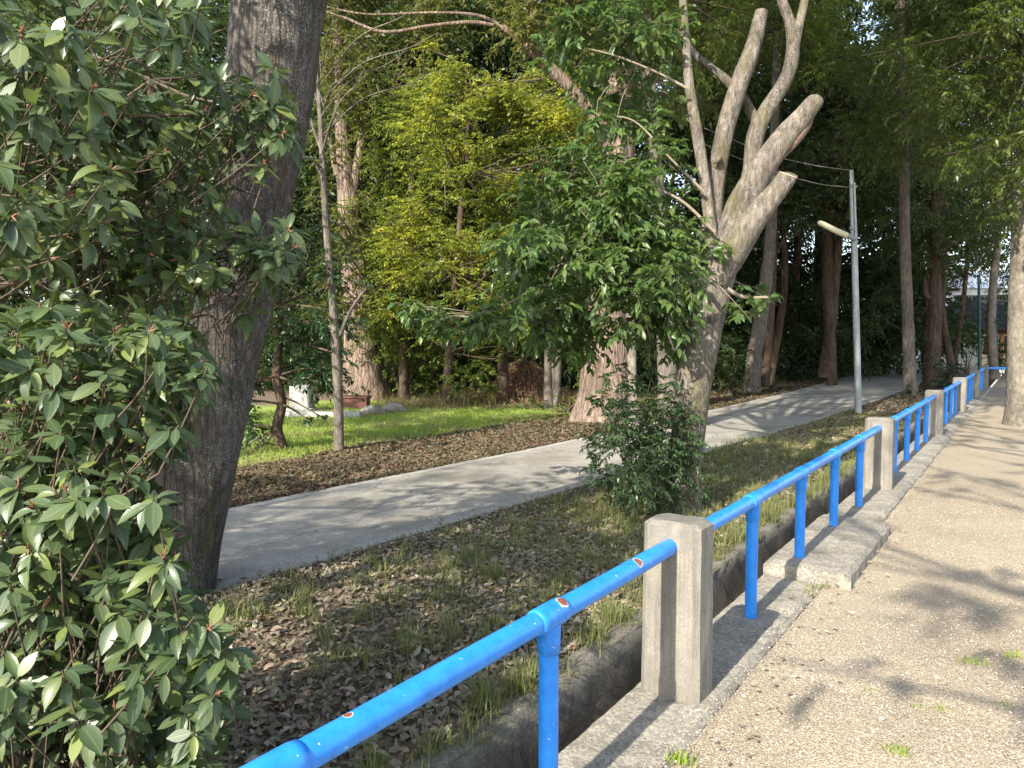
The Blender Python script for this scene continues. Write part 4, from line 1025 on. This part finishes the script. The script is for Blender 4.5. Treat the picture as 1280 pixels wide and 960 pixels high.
tag(mb.build('branch_heap', M['dry_pink']), 'heap of withered reddish cut branches at the edge of the wood behind the lawn', 'branch heap')

# tall dry weeds behind the lawn
def blades(mb, pos, h, w, g, lean=0.5, mi=0):
    n = len(pos); th = g.uniform(0, 6.28, n); ln = g.uniform(0.5, 1.3, n) * h; le = g.uniform(0.05, 1, n) * lean
    dx = np.cos(th); dy = np.sin(th); wx = -dy * w * 0.5; wy = dx * w * 0.5
    f = [0, 0.5, 1.0]; V0 = []
    up = np.sqrt(np.maximum(0.1, 1 - le ** 2 * 0.8))
    def at(t, ww):
        cx = pos[:, 0] + dx * ln * le * t ** 2; cy = pos[:, 1] + dy * ln * le * t ** 2; cz = pos[:, 2] + ln * up * t * (1 - 0.25 * le * t)
        return np.stack([cx + wx * ww, cy + wy * ww, cz], -1)
    vs = np.stack([at(0, -1), at(0, 1), at(0.5, 0.8), at(0.5, -0.8), at(1, 0)], 1)
    base = (np.arange(n) * 5)[:, None]
    mb.add(vs.reshape(-1, 3), np.concatenate([base + 0, base + 1, base + 2, base + 3], 1), mi)
    nb = mb.n - n * 5
    mb.f.append((base + np.array([3, 2, 4])[None]) + nb); mb.v.append(np.zeros((0, 3))); mb.uv.append(None); mb.mi.append(np.full(n, mi, dtype=np.int32))
def scatter(g, n, s0, s1, p0, p1, bias=0.0):
    # density falls with distance
    u = g.random(n)
    s = s0 + (s1 - s0) * u ** (1 + bias); p = g.uniform(p0, p1, n)
    X = s * U[0] + p * V[0]; Y = s * U[1] + p * V[1]
    return s, p, X, Y
g = np.random.default_rng(88)
n = 9000
px = g.uniform(470, 720, n); py = g.uniform(494, 511, n)
pos = np.array([G(a, b_) for a, b_ in zip(px, py)]); pos[:, 2] = EZ
mb = MB(); pos = pos[g.random(n) < np.clip(0.35 + 0.5 * wav(pos[:, 0], pos[:, 1], 1.3, 44), 0.05, 1)]; blades(mb, pos, 0.33, 0.013, g, 0.95)
tag(mb.build('dry_weeds', M['dry']), kind='stuff')

# sunny lawn
n = 90000
s, p, X, Y = scatter(g, n, 1.5, 20, -14.5, -8.1, 0.25)
pm = p + 0.5 * wav(X, Y, 1.0, 12)
keep = pm < -8.35 + g.normal(size=n) * 0.25
Zc = earth_z(X, Y); pos = np.stack([X, Y, Zc], -1)[keep & (Y > 4)]
mb = MB(); blades(mb, pos, 0.07, 0.012, g, 0.8)
tag(mb.build('lawn', M['lawn']), kind='stuff')

# near grass between path and ditch
n = 150000
s, p, X, Y = scatter(g, n, 0.3, 18, -4.15, DOUT - 0.06, 0.7)
dens = 0.5 + 0.5 * wav(X, Y, 1.6, 21) + 0.35 * wav(X, Y, 5.5, 22)
centre = np.exp(-((p + 2.7) / 0.95) ** 2)
far = np.clip((s - 2.4) / 2.5, 0, 1)
keep = g.random(n) < np.clip((dens * 0.45 + 0.5) * (0.25 + centre) * (0.02 + 0.98 * far), 0, 1)
keep &= g.random(n) < 0.72
pos = np.stack([X, Y, earth_z(X, Y)], -1)[keep]
mb = MB(); blades(mb, pos, 0.078, 0.005, g, 1.25)
# tufts
cen = []
for i in range(330):
    s_ = g.uniform(2.2, 12); p_ = g.uniform(-3.9, DOUT - 0.12); cen.append((s_, p_))
for i in range(150): cen.append((g.uniform(1.0, 14), DOUT - g.uniform(0.03, 0.16)))
for s_, p_ in cen:
    m = g.integers(25, 70); xy = SP(s_, p_)
    X = xy[0] + g.normal(size=m) * 0.035; Y = xy[1] + g.normal(size=m) * 0.035
    blades(mb, np.stack([X, Y, earth_z(X, Y)], -1), g.uniform(0.10, 0.19), 0.005, g, 1.25)
tag(mb.build('grass', M['grass']), kind='stuff')

# weeds on the gravel
mb = MB()
for (a, b_, m, h) in [(1124, 940, 60, 0.045), (1212, 826, 45, 0.04), (1010, 742, 40, 0.05), (1016, 735, 30, 0.05), (1032, 732, 30, 0.04), (1178, 885, 20, 0.03), (1258, 880, 20, 0.03), (1150, 880, 18, 0.02), (850, 950, 60, 0.05), (1270, 820, 30, 0.04), (1090, 860, 15, 0.02)]:
    c = G(a, b_); X = c[0] + g.normal(size=m) * 0.03; Y = c[1] + g.normal(size=m) * 0.02
    blades(mb, np.stack([X, Y, np.zeros(m) - 0.01], -1), h, 0.006, g, 0.9)
tag(mb.build('gravel_weeds', M['lawn']), kind='stuff')

# leaf litter
def litter(name, mat, n, s0, s1, p0, p1, bias, size, seed, keepf, kind='mid'):
    g = np.random.default_rng(seed); s, p, X, Y = scatter(g, n, s0, s1, p0, p1, bias)
    k = keepf(s, p, X, Y, g) & ~((p < edge(s, near_s) + 0.02) & (p > edge(s, far_s) - 0.02) & (g.random(n) > 0.03 * np.exp(-np.minimum(edge(s, near_s) - p, p - edge(s, far_s)) / 0.12) + 0.006))
    X, Y, p, s = X[k], Y[k], p[k], s[k]; m = len(X)
    onp = (p < edge(s, near_s) + 0.02) & (p > edge(s, far_s) - 0.02)
    Z = np.where(p > DIN - 0.01, 0.004, np.where(onp, 0.018, earth_z(X, Y))) + g.uniform(0.002, 0.028, m)
    a = g.uniform(0, 6.28, m); d = np.stack([np.cos(a), np.sin(a), g.normal(size=m) * 0.22], -1)
    nr = np.stack([g.normal(size=m) * 0.4, g.normal(size=m) * 0.4, np.where(g.random(m) < 0.5, 1, -1) * np.ones(m)], -1)
    l = size * g.uniform(0.6, 1.3, m)
    mb = MB(); place(mb, kind, np.stack([X, Y, Z], -1), d, nr, l, l * g.uniform(0.4, 0.6, m), curl=g.uniform(0.3, 2.4, m))
    return tag(mb.build(name, M[mat]), kind='stuff')
litter('fallen_leaves', 'litter', 105000, -0.5, 22, -4.3, DOUT - 0.13, 0.85, 0.054, 601,
       lambda s, p, X, Y, g: g.random(len(s)) < np.clip(0.42 + 0.35 * wav(X, Y, 1.9, 31) + 0.55 * np.exp(-np.abs(p + 4.15) / 0.5) + 0.35 * np.clip((3.4 - s) / 2, 0, 1), 0.06, 1))
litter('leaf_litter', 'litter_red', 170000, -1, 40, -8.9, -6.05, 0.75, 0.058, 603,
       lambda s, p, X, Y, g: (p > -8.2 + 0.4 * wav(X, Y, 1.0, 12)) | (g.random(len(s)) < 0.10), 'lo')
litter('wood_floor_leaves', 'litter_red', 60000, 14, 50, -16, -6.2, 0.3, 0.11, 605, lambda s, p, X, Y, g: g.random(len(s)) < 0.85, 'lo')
litter('verge_leaves', 'litter_red', 14000, 13, 40, -3.3, DOUT - 0.1, 0.3, 0.08, 607, lambda s, p, X, Y, g: g.random(len(s)) < 0.8, 'lo')
# a few stray leaves on gravel
mb = MB(); n = 280; g = np.random.default_rng(9)
s, p, X, Y = scatter(g, n, 1.2, 12, 0, 1, 0.3)
p = PK + 0.02 + 0.16 * np.abs(g.normal(size=n)); p = np.where(g.random(n) < 0.22, g.uniform(-1.4, 2.5, n), p); X = s * U[0] + p * V[0]; Y = s * U[1] + p * V[1]
place(mb, 'mid', np.stack([X, Y, np.full(n, 0.012)], -1), np.stack([g.normal(size=n), g.normal(size=n), np.zeros(n)], -1), np.stack([g.normal(size=n) * 0.2, g.normal(size=n) * 0.2, np.ones(n)], -1), g.uniform(0.02, 0.045, n), g.uniform(0.012, 0.025, n))
tag(mb.build('stray_leaves', M['litter']), kind='stuff')

# pebbles
def pebbles(name, n, s0, s1, p0, p1, zf, size, seed, bias=0.8):
    g = np.random.default_rng(seed); s, p, X, Y = scatter(g, n, s0, s1, p0, p1, bias)
    o = np.array([(1, 0, 0), (-1, 0, 0), (0, 1, 0), (0, -1, 0), (0, 0, 1), (0, 0, -1)], float)
    f = np.array([(0, 2, 4), (2, 1, 4), (1, 3, 4), (3, 0, 4), (2, 0, 5), (1, 2, 5), (3, 1, 5), (0, 3, 5)])
    sz = size * np.exp(g.normal(size=n) * 0.4)
    v = o[None] * sz[:, None, None] * g.uniform(0.6, 1.2, (n, 6, 1)) * np.array([1, 1, 0.6])
    a = g.uniform(0, 6.28, n); c, s_ = np.cos(a), np.sin(a)
    x = v[..., 0] * c[:, None] - v[..., 1] * s_[:, None] + X[:, None]; y = v[..., 0] * s_[:, None] + v[..., 1] * c[:, None] + Y[:, None]
    z = v[..., 2] + zf(s, p, X, Y)[:, None]
    mb = MB(); mb.add(np.stack([x, y, z], -1).reshape(-1, 3), (f[None] + (np.arange(n) * 6)[:, None, None]).reshape(-1, 3))
    return tag(mb.build(name, M['pebble'], smooth=False), kind='stuff')
pebbles('gravel_stones', 120000, 0.8, 9, PK - 0.12, 3.2, lambda s, p, X, Y: np.where(p < PK, 0.004, zg(s, p, X, Y) + 0.001), 0.003, 701)

# small objects
o = MB()
box(o, (-0.22, -0.2, -0.05), (0.22, 0.2, 0.62), 0, 0.03); r1 = o
root = empty('stone_pillar', P(377, 515, 16.5) * [1, 1, 0], 'pale grey stone pillar standing by the far left corner of the lawn', 'stone pillar')
M['stone'] = m_concrete('pale_stone', (0.30, 0.29, 0.27), (0.42, 0.41, 0.38), 0.2, (0.3, 0.29, 0.26), 60, 0.004)
r1.build('block', M['stone'], root, smooth=False, local=True)
o = MB(); box(o, (-0.3, -0.28, -0.03), (0.3, 0.28, 0.10), 0, 0.02); o.build('plinth', M['stone'], root, smooth=False, local=True)
root = empty('brown_planter', P(441, 505, 17.5) * [1, 1, 0], 'low reddish-brown planter box at the foot of the pale old camphor', 'planter')
M['rust'] = m_plain('red_brown_board', (0.13, 0.06, 0.045), 0.8)
o = MB(); box(o, (-0.38, -0.22, -0.02), (0.38, 0.22, 0.26), 0, 0.01); o.build('body', M['rust'], root, smooth=False, local=True)
o = MB(); box(o, (-0.41, -0.25, 0.262), (0.41, 0.25, 0.30), 0, 0.01); o.build('rim', M['rust'], root, smooth=False, local=True)
o = MB(); box(o, (-0.9, -0.12, -0.03), (0.9, 0.12, 0.10), 0, 0.02)
root = empty('stone_slab', P(400, 524, 15.6) * [1, 1, 0], 'low pale stone edging slab lying on the lawn behind the slender sapling', 'stone slab')
o.build('slab', M['stone'], root, smooth=False, local=True)
for i, (a, b_, sz) in enumerate([(465, 517, 0.30), (492, 515, 0.34)]):
    mb = MB(); c = G(a, b_); pts = [c + np.array([-sz, 0, -0.03]), c + np.array([-sz * .3, 0, 0.05]), c + np.array([sz * .4, 0.03, 0.06]), c + np.array([sz, 0, -0.02])]
    tube(mb, pts, [0.05, sz * 0.42, sz * 0.38, 0.05], 12, 0.12, 5 + i, n=14)
    tag(mb.build('flat_rock', M['post']), ['flat rock on the lawn just right of the brown planter', 'flat rock on the lawn, farther right of the brown planter of the two'][i], 'rock', 'rocks on the lawn')

# lamp post
b = G(1073, 517); Yl = b[1]
root = empty('lamp_post', b, 'slim leaning galvanised lamp post with a tube lamp, beside the path', 'lamp post')
mb = MB(); px_limb(mb, [(1073, 519, 8.4), (1071.5, 450, 7.8), (1069.5, 370, 7.4), (1067.5, 290, 7.0), (1066.5, 262, 6.6)], Yl, 18, 20, 0); mb.build('pole', M['steel'], root)
mb = MB(); px_limb(mb, [(1066.3, 300, 6.2), (1064, 213, 5.0)], Yl - 0.02, 14, 6, 0); mb.build('upper_pole', M['steel'], root)
mb = MB(); px_limb(mb, [(1069.5, 300, 2.6), (1069, 262, 2.6), (1068, 228, 2.6)], Yl - 0.1, 8, 6, 0); mb.build('conduit', M['steel'], root)
for yy in (232, 285, 297):
    mb = MB(); px_limb(mb, [(1062, yy, 4, -0.06), (1071, yy + 1, 4, -0.06)], Yl, 8, 4, 0); mb.build('bracket', M['steel'], root)
mb = MB(); px_limb(mb, [(1062, 296, 6), (1060, 295, 7.2), (1044, 288, 7.2, -0.1), (1026, 279, 6.4, -0.2), (1024, 278, 4, -0.2)], Yl - 0.1, 14, 14, 0); mb.build('lamp_tube', M['lampglass'], root)
mb = MB(); px_limb(mb, [(1068, 299, 5), (1063, 296, 6), (1058, 294, 6.6)], Yl - 0.12, 12, 6, 0); mb.build('lamp_holder', M['steel'], root)
for i, (lab, pts) in enumerate([('thin wire running left from the bracket near the top of the lamp post', [(1062, 234, 0.9), (1030, 231, 0.9), (1000, 224, 0.9), (960, 212, 0.9, 2), (880, 180, 0.9, 6)]),
                                ('thin wire running left from the very tip of the lamp post', [(1064, 213, 0.9), (1040, 210, 0.9), (1010, 205, 0.9), (960, 192, 0.9, 2), (880, 160, 0.9, 6)])]):
    mb = MB(); px_limb(mb, pts, Yl, 5, 24, 0); tag(mb.build('overhead_wire', M['cable']), lab, 'wire', 'wires of the lamp post')

# net posts near the corner
M['green_paint'] = m_plain('dark_green_paint', (0.02, 0.10, 0.09), 0.5)
M['darkblue'] = m_plain('dark_blue_paint', (0.03, 0.07, 0.16), 0.5)
for nm, lab, x, y0, y1, w, Yd, mt in (('net_post', 'tall thin dark green post standing by the far corner of the railing', 1224, 468, 345, 3.2, 30, 'green_paint'), ('blue_pole', 'tall thin dark blue pole in front of the tiled-roof building', 1245.5, 458, 345, 2.0, 38, 'darkblue')):
    b = P(x, y0, Yd); root = empty(nm, b * [1, 1, 0], lab, 'pole')
    mb = MB(); px_limb(mb, [(x, y0, w), (x, (y0 + y1) / 2, w), (x - 0.5, y1, w)], Yd, 10, 8, 0); mb.build('shaft', M[mt], root)
    mb = MB(); px_limb(mb, [(x - 0.5, y1 + 1, w * 1.4), (x - 0.5, y1 - 1.5, w * 1.4)], Yd, 10, 4, 0); mb.build('cap', M[mt], root)

# tiled-roof building, far right
M['wallcream'] = m_plain('cream_plaster', (0.62, 0.56, 0.46), 0.85, nscale=3)
M['woodbeam'] = m_plain('dark_timber', (0.09, 0.05, 0.03), 0.8)
M['orangewood'] = m_plain('orange_timber', (0.42, 0.20, 0.08), 0.75)
def tile_mat():
    m, nt, out = newmat('grey_roof_tiles')
    v = pos_scaled(nt)
    w = nt.nodes.new('ShaderNodeTexWave'); w.inputs['Scale'].default_value = 1.6; w.bands_direction = 'X'; lk(nt, v, w.inputs['Vector'])
    col = ramp(nt, w.outputs['Fac'], [(0.2, (0.045, 0.048, 0.05)), (0.8, (0.11, 0.115, 0.12))])
    finish(nt, out, col, 0.95, bump(nt, w.outputs['Fac'], 0.05, 1.0), 0.05); return m
M['tile'] = tile_mat()
Yb = 46.0; c = P(1246, 447, Yb); c[2] = 0
root = empty('tiled_house', c, 'distant low building with a grey tiled roof and orange timber front', 'house')
bw = 2.6
mb = MB(); box(mb, (-bw, -2.2, -0.05), (bw, 2.2, 2.6)); mb.build('wall', M['wallcream'], root, smooth=False, local=True)
rf = MB(); e = 0.7; hh = 1.9
v = [(-bw - e, -2.2 - e, 2.5), (bw + e, -2.2 - e, 2.5), (bw + e, 2.2 + e, 2.5), (-bw - e, 2.2 + e, 2.5), (-bw - 0.1, 0, 2.5 + hh), (bw + 0.1, 0, 2.5 + hh),
     (-bw - e, -2.2 - e, 2.35), (bw + e, -2.2 - e, 2.35), (bw + e, 2.2 + e, 2.35), (-bw - e, 2.2 + e, 2.35)]
rf.add(v, [(0, 1, 5, 4), (2, 3, 4, 5), (6, 9, 8, 7), (0, 6, 7, 1), (1, 7, 8, 2), (2, 8, 9, 3), (3, 9, 6, 0)]); rf.add(v, [(0, 4, 3), (1, 2, 5)])
r_ = rf.build('roof', M['tile'], root, smooth=False, local=True)
mb = MB(); tube(mb, [(-bw - 0.2, 0, 2.5 + hh + 0.06), (bw + 0.2, 0, 2.5 + hh + 0.06)], [0.14, 0.14], 8); mb.build('ridge', M['tile'], r_, smooth=False, local=True)
for x in (-2.55, -1.3, 0.0, 1.3, 2.55):
    mb = MB(); box(mb, (x - 0.09, -2.34, 0), (x + 0.09, -2.205, 2.34)); mb.build('pillar', M['orangewood'], root, smooth=False, local=True)
for x in (-1.9, -0.65, 0.65, 1.9):
    mb = MB(); box(mb, (x - 0.42, -2.25, 0.9), (x + 0.42, -2.203, 2.0)); w_ = mb.build('window', M['woodbeam'], root, smooth=False, local=True)
mb = MB(); box(mb, (-bw - 0.1, -2.40, 2.1), (bw + 0.1, -2.345, 2.32)); mb.build('beam', M['woodbeam'], root, smooth=False, local=True)
c = P(1215, 446, 62.0); c[2] = 0
M['white'] = m_plain('white_render', (0.72, 0.72, 0.72), 0.8, nscale=1)
root = empty('white_house', c, 'large pale far-off house glimpsed between the trees at right', 'house')
mb = MB(); box(mb, (-6, -3, -0.05), (8, 3, 6.0)); mb.build('wall', M['white'], root, smooth=False, local=True)
mb = MB(); mb.add([(-6.5, -3.5, 6), (8.5, -3.5, 6), (8.5, 3.5, 6), (-6.5, 3.5, 6), (-6.2, 0, 7.8), (8.2, 0, 7.8)], [(0, 1, 5, 4), (2, 3, 4, 5), (3, 2, 1, 0)])
mb.add([(-6.5, -3.5, 6), (-6.5, 3.5, 6), (-6.2, 0, 7.8), (8.5, -3.5, 6), (8.5, 3.5, 6), (8.2, 0, 7.8)], [(0, 2, 1), (3, 4, 5)]); mb.build('roof', M['white'], root, smooth=False, local=True)
for x in (-4, -1, 2, 5):
    mb = MB(); box(mb, (x - 0.7, -3.06, 1.0), (x + 0.7, -3.003, 2.4)); mb.build('window', M['darkblue'], root, smooth=False, local=True)

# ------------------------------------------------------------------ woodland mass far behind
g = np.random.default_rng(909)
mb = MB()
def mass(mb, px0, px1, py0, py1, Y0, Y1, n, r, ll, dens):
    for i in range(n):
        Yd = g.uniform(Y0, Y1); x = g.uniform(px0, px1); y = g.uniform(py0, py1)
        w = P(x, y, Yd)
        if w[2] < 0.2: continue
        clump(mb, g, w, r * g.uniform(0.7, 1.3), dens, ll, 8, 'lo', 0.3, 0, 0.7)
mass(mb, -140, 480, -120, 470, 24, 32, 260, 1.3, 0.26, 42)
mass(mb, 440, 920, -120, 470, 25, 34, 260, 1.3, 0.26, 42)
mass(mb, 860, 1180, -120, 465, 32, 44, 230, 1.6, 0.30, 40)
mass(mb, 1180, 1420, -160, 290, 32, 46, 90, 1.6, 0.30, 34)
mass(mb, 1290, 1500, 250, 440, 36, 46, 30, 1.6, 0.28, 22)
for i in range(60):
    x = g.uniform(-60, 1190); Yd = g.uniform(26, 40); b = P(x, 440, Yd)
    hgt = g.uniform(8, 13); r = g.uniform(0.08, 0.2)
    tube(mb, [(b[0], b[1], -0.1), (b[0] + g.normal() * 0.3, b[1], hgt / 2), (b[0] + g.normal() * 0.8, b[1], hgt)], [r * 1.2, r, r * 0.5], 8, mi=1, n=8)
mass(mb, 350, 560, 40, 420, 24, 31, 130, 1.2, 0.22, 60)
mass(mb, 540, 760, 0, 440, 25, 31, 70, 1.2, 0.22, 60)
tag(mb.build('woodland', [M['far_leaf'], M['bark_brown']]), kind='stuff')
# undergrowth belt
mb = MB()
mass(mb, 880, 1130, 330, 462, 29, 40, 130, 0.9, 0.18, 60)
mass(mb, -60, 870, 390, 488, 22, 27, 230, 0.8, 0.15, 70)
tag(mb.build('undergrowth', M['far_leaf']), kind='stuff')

# ------------------------------------------------------------------ light, sky, camera
SUN_EL = R(34); trav = np.array([U[0], U[1]])            # light travels along the railing, away from the camera
trav = np.array([math.cos(FANG + R(0)), math.sin(FANG + R(0))])
d = Vector((trav[0] * math.cos(SUN_EL), trav[1] * math.cos(SUN_EL), -math.sin(SUN_EL)))
sl = bpy.data.lights.new('sun', 'SUN'); sl.energy = 4.0; sl.angle = R(0.55); sl.color = (1.0, 0.92, 0.80)
so = bpy.data.objects.new('sun', sl); COL.objects.link(so); so.rotation_euler = d.to_track_quat('-Z', 'Y').to_euler(); so.location = (0, 0, 30)
w = bpy.data.worlds.new('World'); scene.world = w; w.use_nodes = True
nt = w.node_tree; nt.nodes.clear()
sky = nt.nodes.new('ShaderNodeTexSky'); sky.sky_type = 'NISHITA'; sky.sun_disc = False
sky.sun_elevation = SUN_EL
# direction towards the sun
sky.sun_rotation = math.atan2(-trav[0], -trav[1])
sky.air_density = 1.0; sky.dust_density = 1.0; sky.ozone_density = 1.0
bg = nt.nodes.new('ShaderNodeBackground'); bg.inputs[1].default_value = 0.15
ow = nt.nodes.new('ShaderNodeOutputWorld'); hs = nt.nodes.new('ShaderNodeHueSaturation'); hs.inputs['Saturation'].default_value = 0.75
lk(nt, sky.outputs[0], hs.inputs['Color']); lk(nt, hs.outputs[0], bg.inputs[0]); lk(nt, bg.outputs[0], ow.inputs[0])

cam = bpy.data.cameras.new('camera'); co = bpy.data.objects.new('camera', cam); COL.objects.link(co)
cam.sensor_width = 36; cam.lens = 36 * F / 1280; cam.clip_start = 0.05; cam.clip_end = 2000
co.location = (0, 0, H); co.rotation_euler = (R(90) - PITCH, 0, 0)
scene.camera = co
vs = scene.view_settings; vs.view_transform = 'Standard'; vs.look = 'None'; vs.exposure = 1.5; vs.gamma = 1.0
scene.cycles.max_bounces = 6; scene.cycles.diffuse_bounces = 3; scene.cycles.transmission_bounces = 3; scene.cycles.glossy_bounces = 2
scene.cycles.use_denoising = True
for o in scene.objects:
    if '_org' in o: del o['_org']
